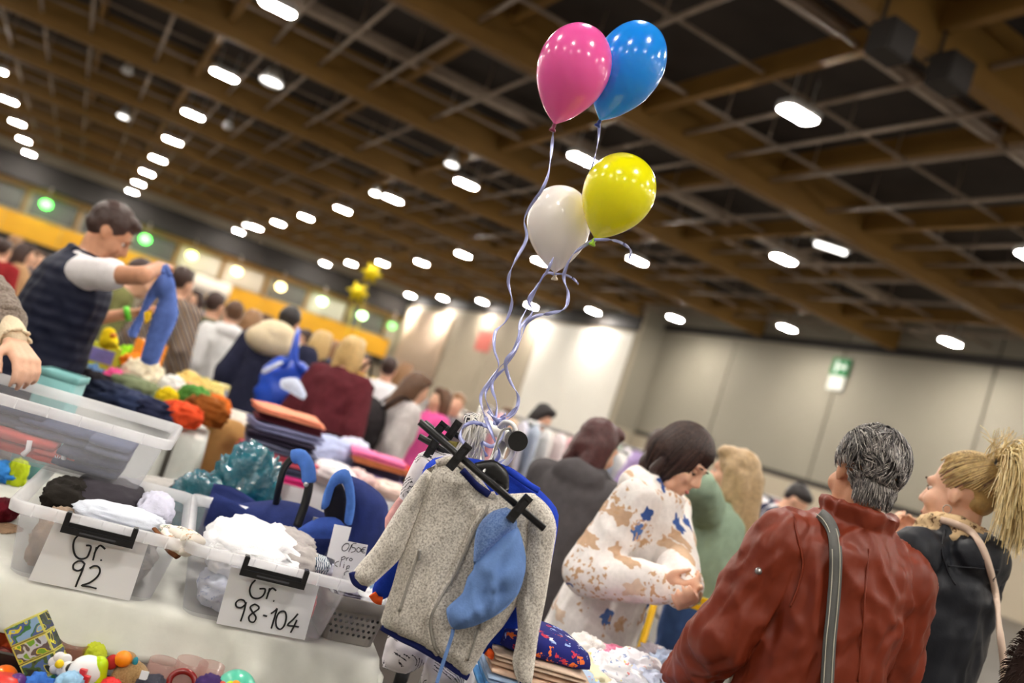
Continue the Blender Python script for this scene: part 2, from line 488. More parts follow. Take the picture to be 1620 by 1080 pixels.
# signs and lamps under the gallery roof, every 3.9 m
gl = [(-3.26, 'g'), (.6, 'n'), (4.27, 'g'), (8.06, 'y'), (11.92, 'w'), (15.82, 'w'), (19.69, 'g2'), (23.59, 'g2'), (26.6, 'g3')]
for x, k in gl:
    if k == 'n': continue
    green = k[0] == 'g'
    colr = {'g': (90, 255, 90), 'y': (235, 250, 120), 'w': (255, 225, 150), 'g2': (190, 250, 170), 'g3': (120, 230, 120)}[k]
    lab = {'g': 'bright green lit lantern under the gallery roof', 'y': 'yellow green lit lantern between green and warm lanterns', 'w': 'warm white lit lantern on the gallery', 'g2': 'pale green lit lantern on the gallery', 'g3': 'dim green lantern beside the peach curtain'}[k]
    t = thing('gallery_lantern', lab, 'lamp', (x, Y1-1.6, 5.0), group='lanterns along the gallery')
    gq = MB().ell((x, Y1-1.6, 5.36), (.42, .25, .36)); build(gq, 'globe', emit('lantern_'+k, colr, 6 if k != 'g3' else 1.5), t)
    build(MB().tube([(x, Y1-1.6, 5.68), (x, Y1-1.6, 6.6)], .05, 6).tube([(x, Y1-1.6, 5.66), (x, Y1-1.6, 5.76)], .2, 10).tube([(x, Y1-1.6, 6.6), (x, Y1-1.04, 6.75)], .05, 6), 'bracket', M_steel, t)
bn = PY(325, 452, Y1-1.13)
t = thing('banner', 'plain white banner hung over the yellow parapet', 'banner', bn-V((0, 0, .75)))
mb = MB()
for i in range(12):
    x = bn.x-2.1+4.2*i/12; dy = .05*math.sin(i*1.1); dy2 = .05*math.sin((i+1)*1.1)
    mb.add([(x, bn.y+dy, bn.z-.75), (x+.35, bn.y+dy2, bn.z-.75), (x+.35, bn.y+dy2, bn.z+.8), (x, bn.y+dy, bn.z+.8), (x, bn.y+dy+.02, bn.z-.75), (x+.35, bn.y+dy2+.02, bn.z-.75), (x+.35, bn.y+dy2+.02, bn.z+.8), (x, bn.y+dy+.02, bn.z+.8)], [(0, 1, 2, 3), (7, 6, 5, 4), (3, 2, 6, 7), (1, 0, 4, 5)])
build(mb, 'cloth', cloth('banner', (238, 228, 216)), t)
build(MB().tube([(bn.x-2.15, bn.y+.01, bn.z+.8), (bn.x+2.15, bn.y+.01, bn.z+.8)], .035, 8), 'rod', M_steel, t)

# ceiling lamps
l0 = None
def lamp_parts(t):
    mb = MB()
    def hexa(sx, sy, z): return [V((sx*a, sy*b, z)) for a, b in ((-1, -.45), (-.8, -1), (.8, -1), (1, -.45), (1, .45), (.8, 1), (-.8, 1), (-1, .45))]
    mb.loft([hexa(.40, .22, .0), hexa(.44, .26, .03), hexa(.44, .26, .12), hexa(.30, .16, .2)])
    mb.tube([(-.25, 0, .18), (-.25, 0, .8)], .012, 6).tube([(.25, 0, .18), (.25, 0, .8)], .012, 6)
    build(mb, 'housing', M_lampbody, t, False, world=False)
    build(MB().loft([hexa(.38, .205, -.02), hexa(.395, .215, -.002)]), 'diffuser', M_lamp, t, False, world=False)
for x in LX:
    for k in range(-4, 8):
        y = 20.9+7.95*k
        seen = any(c_ is not None and 0 <= c_[0] <= 1620 and 0 <= c_[1] <= 1080 for c_ in (to_px((x+a, y+b, 8.45)) for a in (-.44, 0, .44) for b in (-.26, 0, .26)))
        t = bpy.data.objects.new('ceiling_lamp' if seen else 'ceiling_lamp_offscreen', None); COL.objects.link(t)
        t.location = (x, y, 8.45)
        if abs(x-18.4) < .1 and k == 3: t.location = (17.4, 43.9, 8.5)
        tag(t, 'white rectangular ceiling lamp glowing among the roof beams', 'lamp', 'ceiling lamps in rows')
        FRAME[t.name] = Matrix.Identity(4)
        if l0 is None:
            lamp_parts(t); l0 = t
            if not seen:
                for ch in t.children:
                    if ch.name.startswith('diffuser'): ch.name = 'diffuser_offscreen'
        else:
            for ch in l0.children:
                c = dup(ch, t)
                c.name = ch.name.split('.')[0].replace('_offscreen', '') + ('' if seen or 'diffuser' not in ch.name else '_offscreen')
# dim spotlights and one tube lamp between the rows
t0 = PZ(1314, 393, 8.6)
t = thing('tube_lamp', 'long thin tube lamp under a timber purlin', 'lamp', t0)
build(MB().tube([t0-V((.0, .0, 0))-HR*.45, t0+HR*.45], .06, 8), 'tube', M_lampdim, t)
for s_ in (-1, 1): build(MB().tube([t0+HR*.35*s_+V((0, 0, .1)), V((t0.x, t0.y, ZD+.01))+HR*.35*s_], .012, 6), 'hanger', M_steel, t)
build(MB().box(t0+V((0, 0, .1)), (1.1, .16, .08), Matrix.Rotation(-YAW, 3, 'Z')), 'housing', M_lampbody, t, False)
for px, py, sc in ((432, 120, 1.5), (716, 251, 1.0), (203, 106, .8), (362, 194, .8), (197, 178, 1.1), (595, 299, .9), (391, 352, .9)):
    p = PZ(px, py, 8.75)
    t = thing('spotlight', 'small pale spotlight clamped between the rows of ceiling lamps', 'spotlight', p, group='spotlights under the roof')
    build(MB().tube([p+V((0, 0, .18)), p-V((0, .1, .22))], [.12*sc, .24*sc], 12).tube([p, V((p.x, p.y, ZD+.01))], .02, 6), 'can', M_lampbody, t)
    q = p-V((0, .1, .23))
    bright = (px in (595, 391))
    build(MB().ell(q, (.22*sc, .22*sc, .04)), 'lens', emit('spot_bright', (255, 248, 236), 25) if bright else M_lampdim if px in (432, 716, 197) else M_lampbody, t)
# ================================================================== people toolkit
def skinmat(name, rgb):
    if name in MC: return MC[name]
    m = mat(name, rgb, .55, .15, 180, .08, spec=.35, dist=.002)
    b = m.node_tree.nodes['Principled BSDF']
    b.inputs['Subsurface Weight'].default_value = .08
    b.inputs['Subsurface Radius'].default_value = (.02, .008, .004)
    return m
SK = skinmat('skin_light', (226, 178, 150)); SK2 = skinmat('skin_tan', (205, 150, 118))
M_lip = mat('lips', (186, 104, 98), .45, 0, 50, .05); M_eyew = mat('eye_white', (232, 228, 222), .2, 0, 50, .02)
M_iris = mat('iris', (60, 48, 40), .15, 0, 50, .05); M_brow = mat('brow_hair', (70, 50, 40), .8, .2, 200, .1)
def hairmat(name, rgb, rough=.45):
    return mat('hair_'+name, rgb, rough, .5, 90, .16, vscale=60, spec=.5, dist=.004)
def heading(a):                                        # 0 = away from the camera, 90 = to the right of the view
    return HF*math.cos(math.radians(a)) + HR*math.sin(math.radians(a))
def rotz_of(a):
    h = heading(a); return math.atan2(-h.x, h.y)
def ik(a, c, l1, l2, hint):
    d = c-a; L = d.length
    if L > (l1+l2)*.995: c = a + d.normalized()*(l1+l2)*.995; d = c-a; L = d.length
    t = (l1*l1 - l2*l2 + L*L)/(2*L); h = math.sqrt(max(l1*l1-t*t, 0))
    u = d.normalized(); n = hint - u*hint.dot(u)
    if n.length < 1e-5: n = u.orthogonal()
    return a + u*t + n.normalized()*h, c
def hand(mb, wr, dr, nrm, side, curl=.5, spread=.1, k=1.0, thumb=.5, n=8):
    """palm, four unequal fingers and a thumb; nrm = way the palm faces, side = +1 right hand"""
    dr = dr.normalized(); nrm = (nrm - dr*nrm.dot(dr)).normalized()
    ac = dr.cross(nrm)*side                            # towards the thumb
    kn = wr + dr*.085*k
    for q in (-.028, -.010, .010, .028):
        mb.cap(wr + ac*q*.7*k, kn + ac*q*k, .015*k, .0135*k, n, 3)
    L = (.058, .070, .076, .068)                       # little .. index
    for i, q in enumerate((-.030, -.010, .010, .030)):
        p = kn + ac*q*k; d = (dr + ac*(q*spread*20)).normalized(); c = curl*(1.15-.1*i)
        for sg, fr in enumerate((.44, .32, .24)):
            ang = c*(.9 if sg == 0 else 1.15)
            d = (d*math.cos(ang) + nrm*math.sin(ang)).normalized()
            nr = (nrm - d*nrm.dot(d))
            nrm2 = nr.normalized() if nr.length > 1e-4 else -dr
            e = p + d*L[i]*fr*1.15*k
            mb.cap(p, e, (.0098-.0011*sg)*k, (.0090-.0012*sg)*k, n, 3)
            p = e; nrm_i = nrm2
            if sg < 2:
                nrm = nrm_i
        nrm = (nrm0 if False else nrm)
        nrm = _orth(nrm, dr, ac, side)
    tb = wr + dr*.022*k + ac*.026*k
    d1 = (dr*.7 + ac*.75 + nrm*.35*thumb*2).normalized(); e1 = tb + d1*.042*k
    d2 = (dr*.95 + ac*(.25-.5*thumb) + nrm*.8*thumb).normalized(); e2 = e1 + d2*.03*k; e3 = e2 + (d2+nrm*.3*thumb).normalized()*.024*k
    mb.cap(tb, e1, .0155*k, .0115*k, n, 3).cap(e1, e2, .0112*k, .0100*k, n, 3).cap(e2, e3, .0098*k, .0080*k, n, 3)
    return mb
def _orth(nrm, dr, ac, side):
    return (ac*side).cross(dr).normalized()

def lean_fn(lean, side=0.0):
    la, sa = math.radians(lean), math.radians(side)
    def T(p):
        p = V(p)
        w_ = min(max((p.z-.88)/.3, 0), 1)
        if w_ <= 0: return p
        piv = V((0, 0, .90))
        return piv + Matrix.Rotation(-la*w_, 3, 'X') @ (Matrix.Rotation(sa*w_, 3, 'Y') @ (p-piv))
    return T
TORSO = [(.82, .160, .112, 0), (.93, .168, .118, 0), (1.04, .150, .108, 0), (1.16, .160, .118, .006), (1.28, .174, .122, .008), (1.36, .165, .105, 0), (1.42, .115, .080, -.006), (1.46, .066, .066, -.004)]
def torso(mb, T, g=0.0, zlo=.82, zhi=1.46, wide=1.0, flare=0.0, n=20, belly=0.0):
    zs = [zlo + (zhi-zlo)*k/9 for k in range(10)]
    rings = []
    for z in zs:
        zz = max(z, TORSO[0][0])
        for a, b in zip(TORSO, TORSO[1:]):
            if a[0] <= zz <= b[0]+1e-6:
                t = (zz-a[0])/(b[0]-a[0]); rx, ry, yo = (a[i]+(b[i]-a[i])*t for i in (1, 2, 3)); break
        gg = g*(1 if z < 1.38 else max(.25, 1-(z-1.38)/.1))
        fl = flare*max(0, (1.0-z))
        bl = belly*math.exp(-((z-1.02)/.12)**2)
        rings.append([T(((rx*wide+gg+fl)*math.cos(2*math.pi*i/n), (ry+gg*.9+fl*.8+bl*.5)*math.sin(2*math.pi*i/n)+yo+bl*.6, z)) for i in range(n)])
    return mb.loft(rings)
def make_hair(style, HM, s, vox, mt, parent, seed=0):
    mb = MB()
    def e(c, r): mb.ell(HM @ V(c), r, HM.to_3x3())
    if style != 'strands':
        
        if style == 'short': e((0, -.020, .044), (.079, .094, .087)); e((0, -.045, .0), (.070, .058, .052))
        else: e((0, -.022, .042), (.084, .097, .088)); e((0, -.05, -.02), (.074, .066, .075))
    if style in ('short',):
        e((0, .038, .092), (.056, .045, .026))
    if style in ('bob', 'long'):
        e((0, .035, .095), (.07, .055, .035))
        for sx in (-1, 1):
            mb.cap(HM @ V((sx*.066, .0, .04)), HM @ V((sx*.074, .0, -.10)), .03, .028)
            mb.cap(HM @ V((sx*.05, -.05, .0)), HM @ V((sx*.055, -.05, -.11)), .045, .04)
    if style == 'long':
        mb.cap(HM @ V((0, -.07, .0)), HM @ V((0, -.095, -.24)), .07, .055); mb.cap(HM @ V((.05, -.06, -.05)), HM @ V((.06, -.06, -.22)), .045, .03); mb.cap(HM @ V((-.05, -.06, -.05)), HM @ V((-.06, -.06, -.22)), .045, .03)
    if style == 'bun': e((0, -.10, .09), (.05, .05, .045)); e((0, .04, .095), (.06, .05, .03))
    if style == 'tail':
        e((0, .04, .095), (.065, .05, .03)); mb.cap(HM @ V((0, -.11, .06)), HM @ V((0, -.16, -.08)), .035, .03)
    if style == 'cap':
        e((0, .05, .075), (.07, .09, .02))
    mb.xf(lambda p: p*s)
    me = fuse(mb, max(vox*.9, .006), 3)
    if vox < .02: wrinkle(me, .004, 38, seed, (1, 1, .35))
    return link('hair', me, mt, parent, True, False)
def person(head_at, face, label, hair=('short', None), skin=None, lean=0.0, side=0.0, look=(0, 0, 0), arms=(None, None), tops=(), legs=None,
           vox=.016, wide=1.0, curl=(.35, .35), palm=(None, None), feats=False, group=None, shoes=None, elbow=(None, None), female=False, belly=0.0, knee=0.0, hk=1.0, H=None, name='person', shz=1.378):
    """head_at: world position of the head's centre; everything is scaled so that the feet stand on the floor"""
    skin = skin or SK
    T = lean_fn(lean, side)
    hl = T((0, .012, 1.575)); s = head_at.z/hl.z if H is None else H/1.7
    rz = rotz_of(face); Rz = Matrix.Rotation(rz, 3, 'Z')
    off = Rz @ (hl*s); loc = V((head_at.x-off.x, head_at.y-off.y, 0.0 if H is None else head_at.z-hl.z*s))
    root = thing(name, label, 'person', loc, rz, group)
    inv = FRAME[root.name].inverted()
    def L(t):                                          # arm target: world point -> unit body
        return (inv @ t)/s if isinstance(t, V) else V(t)
    yw, pt, rl = (math.radians(a) for a in look)
    HM = Matrix.Translation(hl) @ Matrix.Rotation(-yw, 4, 'Z') @ Matrix.Rotation(-pt-math.radians(lean)*.6, 4, 'X') @ Matrix.Rotation(rl, 4, 'Y')
    R3 = HM.to_3x3()
    sw = .178*wide*(.92 if female else 1.0)
    J = {}
    for i, sx in ((0, -1), (1, 1)):
        sh = T((sx*sw, 0, shz))
        tg = arms[i]
        tgt = L(tg) if tg is not None else T((sx*(sw+.075), .03, .86)) if lean < 25 else sh+V((sx*.03, .1, -.5))
        hint = V(elbow[i]) if elbow[i] else V((sx*.35, -.6, -.6))
        el, wr = ik(sh, tgt, .285, .255, hint)
        J[i] = (sh, el, wr)
    hip = [(sx*.088*wide, 0, .90) for sx in (-1, 1)]
    kn = [V((sx*.095*wide, .02+knee*(.5 if sx > 0 else -.5), .49)) for sx in (-1, 1)]; an = [V((sx*.10*wide, -.02-knee*(.6 if sx > 0 else -.6), .085)) for sx in (-1, 1)]
    # ---- body
    b = MB(); torso(b, T, -.012, wide=wide)
    b.cap(T((0, -.012, 1.42)), T((0, -.004, 1.47)), .056, .052); b.cap(T((0, -.004, 1.46)), HM @ V((0, -.012, -.05)), .052, .050)
    def he(c, r): b.ell(HM @ V(c), r, R3)
    def hc(a, c, ra, rb): b.cap(HM @ V(a), HM @ V(c), ra, rb, 10, 3)
    he((0, -.014, .035), (.075, .093, .088)); he((0, .028, -.03), (.061, .068, .084))
    hc((-.03, .04, -.085), (.03, .04, -.085), .028, .028); he((0, .072, -.098), (.022, .02, .02))
    hc((0, .088, .012), (0, .108, -.026), .0085, .0125); hc((-.011, .098, -.030), (.011, .098, -.030), .009, .009)
    hc((-.034, .076, .026), (.034, .076, .026), .015, .015)
    for sx in (-1, 1):
        he((sx*.038, .062, -.03), (.026, .028, .028)); he((sx*.074, -.008, -.010), (.008, .015, .027)); he((sx*.068, -.0, -.01), (.010, .012, .020))
    hc((-.018, .090, -.062), (.018, .090, -.062), .0085, .0085); hc((-.014, .087, -.073), (.014, .087, -.073), .0085, .0085)
    for i, sx in ((0, -1), (1, 1)):
        sh, el, wr = J[i]
        b.cap(T((sx*.05, 0, 1.41)), sh, .05, .05); b.cap(sh, el, .045, .037); b.cap(el, wr, .038, .025)
        fd = (wr-el).normalized()
        pn = palm[i]
        if pn is None: pn = V((-sx, 0, 0)) if fd.z < -.8 else V((-sx*.3, .1, -1))
        else: pn = V(pn)
        if isinstance(pn, V) and abs(pn.normalized().dot(fd)) > .95: pn = fd.orthogonal()
        hand(b, wr + fd*.012, fd, pn, sx, curl[i], k=hk, n=8 if vox < .012 else 6)
        b.cap(V(hip[i]), kn[i], .074*wide, .05); b.cap(kn[i], an[i], .048, .033)
        b.cap(an[i]+V((0, -.02, -.05)), an[i]+V((sx*.015, .14, -.055)), .034, .026)
    b.xf(lambda p: p*s)
    body = link('body', fuse(b, vox, 3 if vox < .012 else 2), skin, root, True, False)
    if feats:
        def part(mb, nm, mt_):
            mb.xf(lambda p: p*s); return build(mb, nm, mt_, body, True, False)
        for sx in (-1, 1):
            part(MB().ell(HM @ V((sx*.032, .0715, .004)), (.0120, .0105, .0075), R3), 'eye', M_eyew)
            part(MB().ell(HM @ V((sx*.032, .0810, -.001 if feats == 'down' else .003)), (.0055, .0022, .0060), R3), 'iris', M_iris)
            q = [HM @ V((sx*(.030+x*.015), .0840-abs(x)*.004, (.0005 if feats == 'down' else .010)-.003*abs(x)**2)) for x in (-1, -.5, 0, .5, 1)]
            part(MB().tube(q, [.0012, .0022, .0026, .0024, .0014], 6), 'eyelash', M_brow)
            if feats == 'down': part(MB().ell(HM @ V((sx*.032, .0735, .008)), (.0145, .0122, .0085), R3), 'eyelid', skin)
            q = [HM @ V((sx*(.032+x*.019), .0925-abs(x)*.007, .029+.003*(1-x*x))) for x in (-1, -.5, 0, .5, 1)]
            part(MB().tube(q, [.0018, .003, .0034, .003, .0016], 6), 'eyebrow', M_brow)
        q = [HM @ V((x*.022, .0985-abs(x)**2*.010, -.066+.004*x*x)) for x in (-1, -.5, 0, .5, 1)]
        part(MB().tube(q, [.002, .0052, .0062, .0052, .002], 8), 'mouth', M_lip)
    # ---- clothes
    if legs:
        lm, lg, kind = legs
        mb = MB()
        if kind == 'skirt':
            rr = [[V(((.165+g_)*math.cos(2*math.pi*i/18), (.12+g_)*math.sin(2*math.pi*i/18), z)) for i in range(18)] for z, g_ in ((1.0, .0), (.85, .03), (.6, .06), (.42, .07))]
            mb.loft(rr)
        else:
            torso(mb, T, .006+lg*.3, .80, 1.04, wide)
            for i, sx in ((0, -1), (1, 1)):
                mb.cap(V(hip[i])+V((0, -.005, -.02)), kn[i], .088*wide+lg*.4, .062+lg*.6); mb.cap(kn[i], an[i]+V((0, 0, -.0)), .062+lg*.6, .05+lg*.8)
        mb.xf(lambda p: p*s); me = fuse(mb, max(vox*1.15, .010), 2); wrinkle(me, .004, 9, 3.3)
        link('trousers' if kind != 'skirt' else 'skirt', me, lm, root, True, False)
    sm = shoes or mat('shoe_dark', (45, 42, 42), .6, .1, 40, .1)
    for i, sx in ((0, -1), (1, 1)):
        mb = MB().cap(an[i]+V((0, -.025, -.045)), an[i]+V((sx*.015, .15, -.050)), .042, .034).cap(an[i]+V((0, -.02, .0)), an[i]+V((0, -.02, -.03)), .04, .042)
        mb.xf(lambda p: V((p.x, p.y, max(p.z, .0)))*s); build(mb, 'shoe', sm, root, True, False)
    for tp in tops:
        g = tp.get('g', .015); mb = MB()
        torso(mb, T, g, tp.get('hem', .86), tp.get('top', 1.46), wide, tp.get('flare', 0), belly=belly)
        se = tp.get('sleeve', 1.0)
        for i, sx in ((0, -1), (1, 1)):
            sh, el, wr = J[i]
            r1, r2, r3 = .054+g*.85, .049+g*.9, .037+g*.8
            if se > -1: mb.cap(T((sx*.06, 0, 1.405)), sh, .046+g*.5, .052+g*.7)
            if se > 0:
                if se <= .5:
                    q = sh+(el-sh)*(se*2); mb.cap(sh, q, r1, r1-.004)
                else:
                    mb.cap(sh, el, r1, r2)
                    q = el+(wr-el)*((se-.5)*2*.97); mb.cap(el, q, r2, r3)
        if tp.get('hood'):
            c = T((0, -.085, 1.42)); mb.ell(c, (.12, .06, .07)); mb.cap(T((-.075, -.02, 1.455)), T((-.03, -.10, 1.44)), .035, .04); mb.cap(T((.075, -.02, 1.455)), T((.03, -.10, 1.44)), .035, .04)
            mb.cap(T((-.075, -.02, 1.455)), T((-.035, .07, 1.40)), .03, .022); mb.cap(T((.075, -.02, 1.455)), T((.035, .07, 1.40)), .03, .022)
        if tp.get('collar'):
            ch = tp['collar']
            mb.loft([[T(((.072+.012*k)*math.cos(2*math.pi*i/20), -.008+(.072+.01*k)*math.sin(2*math.pi*i/20), 1.415+ch*k*.5)) for i in range(20)] for k in range(3)])
        mb.xf(lambda p: p*s)
        me = fuse(mb, tp.get('vox', vox), tp.get('it', 3))
        wr_ = tp.get('wr', (.006, 9))
        wrinkle(me, wr_[0], wr_[1], tp.get('seed', len(FRAME) % 17), wr_[2] if len(wr_) > 2 else (1, 1, .8), wr_[3] if len(wr_) > 3 else .35)
        o = link(tp.get('name', 'jacket'), me, tp['mat'], root, True, False)
        if tp.get('label'): o['label'] = tp['label']
        root_top = o
    if hair[1] is not None:
        make_hair(hair[0], HM, s, vox, hair[1], root, len(FRAME) % 13)
    return root, dict(T=T, HM=HM, s=s, J=J, M=FRAME[root.name], R3=R3)
def on_body(info, p):                                  # unit body point -> world
    return info['M'] @ (V(p)*info['s'])
def strands(curves, r0, r1, nm, n=3):
    """tapered hair strands, each in one of nm tones"""
    mb = MB()
    for c in curves:
        mb.cur = rnd.randrange(nm)
        k = len(c)
        mb.tube(c, [r0*(1-.0*i)+(r1-r0)*(i/(k-1)) for i in range(k)], n, False)
    mb.cur = 0
    return mb
# ================================================================== cloth and box builders
def ray_plane(px, py, q, n):
    r = ray(px, py); return CAM + r*((q-CAM).dot(n)/r.dot(n))
def sheet(rows, th=.004):
    """thin cloth from a grid of points, with real thickness"""
    nr, nc = len(rows), len(rows[0]); mb = MB()
    pts = [V(p) for r in rows for p in r]
    nrm = []
    for i in range(nr):
        for j in range(nc):
            a = pts[min(i+1, nr-1)*nc+j]-pts[max(i-1, 0)*nc+j]; b = pts[i*nc+min(j+1, nc-1)]-pts[i*nc+max(j-1, 0)]
            q = a.cross(b); nrm.append(q.normalized() if q.length > 1e-12 else V((0, 0, 1)))
    N = nr*nc
    vs = pts + [p - n*th for p, n in zip(pts, nrm)]
    fs = []
    for i in range(nr-1):
        for j in range(nc-1):
            a, b, c, d = i*nc+j, i*nc+j+1, (i+1)*nc+j+1, (i+1)*nc+j
            fs += [(a, d, c, b), (N+a, N+b, N+c, N+d)]
    rim = [(j, j+1) for j in range(nc-1)] + [((nr-1)*nc+j+1, (nr-1)*nc+j) for j in range(nc-1)] + [((i+1)*nc, i*nc) for i in range(nr-1)] + [(i*nc+nc-1, (i+1)*nc+nc-1) for i in range(nr-1)]
    fs += [(a, b, N+b, N+a) for a, b in rim]
    return mb.add(vs, fs)
def lump(c, r, rz=0.0, seed=0.0, amp=.25, freq=2.1, n=44, m=24, tilt=0.0, flat=.35, up=None):
    """crumpled garment: creased blob that lies flat underneath; c = middle of its underside"""
    c = V(c); mb = MB(); R = Matrix.Rotation(rz, 3, 'Z') @ Matrix.Rotation(tilt, 3, 'Y')
    mb.ell((0, 0, 0), (1, 1, 1), None, n, m)
    so = V((seed*7.3, seed*3.1, seed*1.9)); out = []
    for p in mb.v:
        sx = lambda t: math.copysign(abs(t)**.75, t)
        q = V((sx(p.x), sx(p.y), p.z))
        w1 = noise.noise_vector(p*freq*.7+so)
        t = noise.noise(p*freq + w1*1.1 + so); t2 = noise.noise(p*freq*2.6 + w1*1.6 + so)
        k = 1 + amp*((1-abs(t)*2.6)*.8 + t2*.45)
        q = V((q.x*r[0], q.y*r[1], q.z*r[2]))*k
        z = q.z + r[2]
        q.z = z if z > r[2]*flat else r[2]*flat*.15 + z*.05
        out.append(R @ (q - V((0, 0, r[2]*flat*.15))) + c)
    mb.v = out
    return mb
def folded(c, w, d, h, rz=0.0, layers=3, seed=0, sag=.01):
    """folded garment: doubled layers with rounded folds along the front"""
    R = Matrix.Rotation(rz, 3, 'Z'); c = V(c); mb = MB(); rr = random.Random(seed)
    lh = h/layers
    for k in range(layers):
        ww, dd = w*(1-rr.random()*.05), d*(1-rr.random()*.06); ox, oy = (rr.random()-.5)*w*.04, (rr.random()-.5)*d*.05
        rings = []
        for i in range(9):
            x = -ww/2 + ww*i/8
            e = 1-.28*abs(i/4-1)**6
            ring = []
            for j in range(14):
                a = 2*math.pi*j/14
                yy = math.copysign(abs(math.cos(a))**.35, math.cos(a))*dd/2*(1-.03*abs(i/4-1)**3); zz = math.copysign(abs(math.sin(a))**.7, math.sin(a))*lh*.5*e
                wob = sag*noise.noise(V((x*6+seed, yy*6+k, seed*.7)))
                ring.append(R @ V((x+ox, yy+oy, k*lh+lh*.5+zz+(wob if k == layers-1 and zz > 0 else wob*.25))) + c)
            rings.append(ring)
        mb.loft(rings)
    zm = min(p.z for p in mb.v); 
    return mb.xf(lambda p: p+V((0, 0, c.z-zm)))
def garment(outline, d, th, step=.012, mk=None, wr=(.004, 14, 0), back=.6, nrm=None, q=None, edge=.035, tilt=None):
    """hanging garment from its outline: a flat padded form on an upright plane d metres ahead, given front/back volume"""
    pts = [PP(x, y, d) for x, y in outline]
    o = pts[0].copy()
    loc2 = [((p-o).dot(HR), p.z-o.z) for p in pts]
    # resample outline
    res = []
    n0 = len(loc2)
    for i in range(n0):
        p0, p1, p2, p3 = (V(loc2[(i+k-1) % n0]) for k in range(4))
        L_ = (p2-p1).length; k = max(1, int(L_/step))
        for j in range(k):
            t = j/k
            a = .5*((2*p1)+(p2-p0)*t+(2*p0-5*p1+4*p2-p3)*t*t+(3*p1-p0-3*p2+p3)*t**3)
            res.append(a*.75+(p1+(p2-p1)*t)*.25)
    nb = len(res)
    A = np.array([tuple(p) for p in res]); B = np.roll(A, -1, 0)
    def inside(P_):
        c = False
        for (x1, y1), (x2, y2) in zip(A, B):
            if (y1 > P_[1]) != (y2 > P_[1]) and P_[0] < (x2-x1)*(P_[1]-y1)/(y2-y1)+x1: c = not c
        return c
    def dist(P_):
        ab = B-A; t = np.clip(((np.array(P_)-A)*ab).sum(1)/np.maximum((ab**2).sum(1), 1e-12), 0, 1)
        return np.sqrt(((A+ab*t[:, None]-np.array(P_))**2).sum(1).min())
    inner = []
    x0, y0 = A.min(0); x1, y1 = A.max(0)
    yy = y0; row = 0
    while yy < y1:
        xx = x0 + (step/2 if row % 2 else 0)
        while xx < x1:
            if inside((xx, yy)) and dist((xx, yy)) > step*.55: inner.append(V((xx, yy)))
            xx += step
        yy += step*.87; row += 1
    vs, es, fs, *_ = delaunay_2d_cdt(res+inner, [(i, (i+1) % nb) for i in range(nb)], [tuple(range(nb))], 1, 1e-6)
    mb = MB(); front = []; backv = []
    for p in vs:
        dd = dist(p) if True else 0
        t = min(dd/edge, 1.0); prof = math.sqrt(max(0, 1-(1-t)**2))
        wv = V((p.x*wr[1], p.y*wr[1]*.55, wr[2]*5.1)); w1 = noise.noise_vector(wv*.7)
        wrk = wr[0]*((1-2.4*abs(noise.noise(wv+w1)))+.5*noise.noise(wv*2.3+w1))*t
        base = o + HR*p.x + V((0, 0, p.y))
        front.append(base - HF*(th*prof+wrk)); backv.append(base + HF*(th*back*prof))
    n = len(vs)
    f2 = []
    cnt = {}
    for f in fs:
        for i in range(len(f)):
            e = (f[i], f[(i+1) % len(f)]); cnt[e] = 1
    for f in fs:
        f2.append(tuple(f)); f2.append(tuple(n+i for i in reversed(f)))
    for (a, b) in cnt:
        if (b, a) not in cnt: f2.append((b, a, n+a, n+b))
    mb.add(front+backv, f2)
    bm = None
    return mb
def strip(pts, w, nrm_fn, th=.0012, rad=None):
    """flat ribbon along pts; nrm_fn(i) gives its face normal"""
    A = []; B = []; k = len(pts)
    for i, p in enumerate(pts):
        t = (pts[min(i+1, k-1)]-pts[max(i-1, 0)]).normalized(); n = nrm_fn(i); n = (n-t*n.dot(t))
        n = n.normalized() if n.length > 1e-6 else t.orthogonal().normalized()
        s_ = t.cross(n); ww = (w if rad is None else w*rad[i])/2
        A.append([p-s_*ww+n*th/2, p+s_*ww+n*th/2, p+s_*ww-n*th/2, p-s_*ww-n*th/2])
    return MB().loft(A)
def smooth_path(pts, k=6):
    out = []; n = len(pts)
    for i in range(n-1):
        p0, p1, p2, p3 = pts[max(i-1, 0)], pts[i], pts[i+1], pts[min(i+2, n-1)]
        for j in range(k):
            t = j/k
            out.append(.5*((2*p1)+(p2-p0)*t+(2*p0-5*p1+4*p2-p3)*t*t+(3*p1-p0-3*p2+p3)*t**3))
    out.append(pts[-1].copy())
    return out
def ink(strokes, q, n, rad, parent, off=.0012, name='handwriting', mt=None):
    """pen strokes given as pixel polylines laid on the plane (q, n)"""
    mb = MB()
    for st in strokes:
        pts = smooth_path([ray_plane(x, y, q, n) for x, y in st], 4) if len(st) > 2 else [ray_plane(x, y, q, n) for x, y in st]
        pts = [p - n*(-off) if n.dot(FW) < 0 else p - n*off for p in pts]
        mb.tube(pts, rad, 6)
    return build(mb, name, mt or mat('black_ink', (22, 22, 26), .6, 0, 50, .02), parent)
def raycast(px, py, objs):
    """where the line of sight first meets one of these meshes"""
    best = None
    for o in objs:
        Mx = FRAME[o.name]; iM = Mx.inverted(); a = iM @ CAM; b = (iM.to_3x3() @ ray(px, py)).normalized()
        ok, loc, nrm, idx = o.ray_cast(a, b)
        if ok:
            w_ = Mx @ loc
            if best is None or (w_-CAM).length < (best[0]-CAM).length: best = (w_, (Mx.to_3x3() @ nrm).normalized())
    return best
def lay(px, objs, off, k=6, fall=2.2):
    out = []
    for x, y in px:
        h = raycast(x, y, objs)
        out.append(h[0]-ray(x, y).normalized()*off if h else P(x, y, fall))
    return smooth_path(out, k)
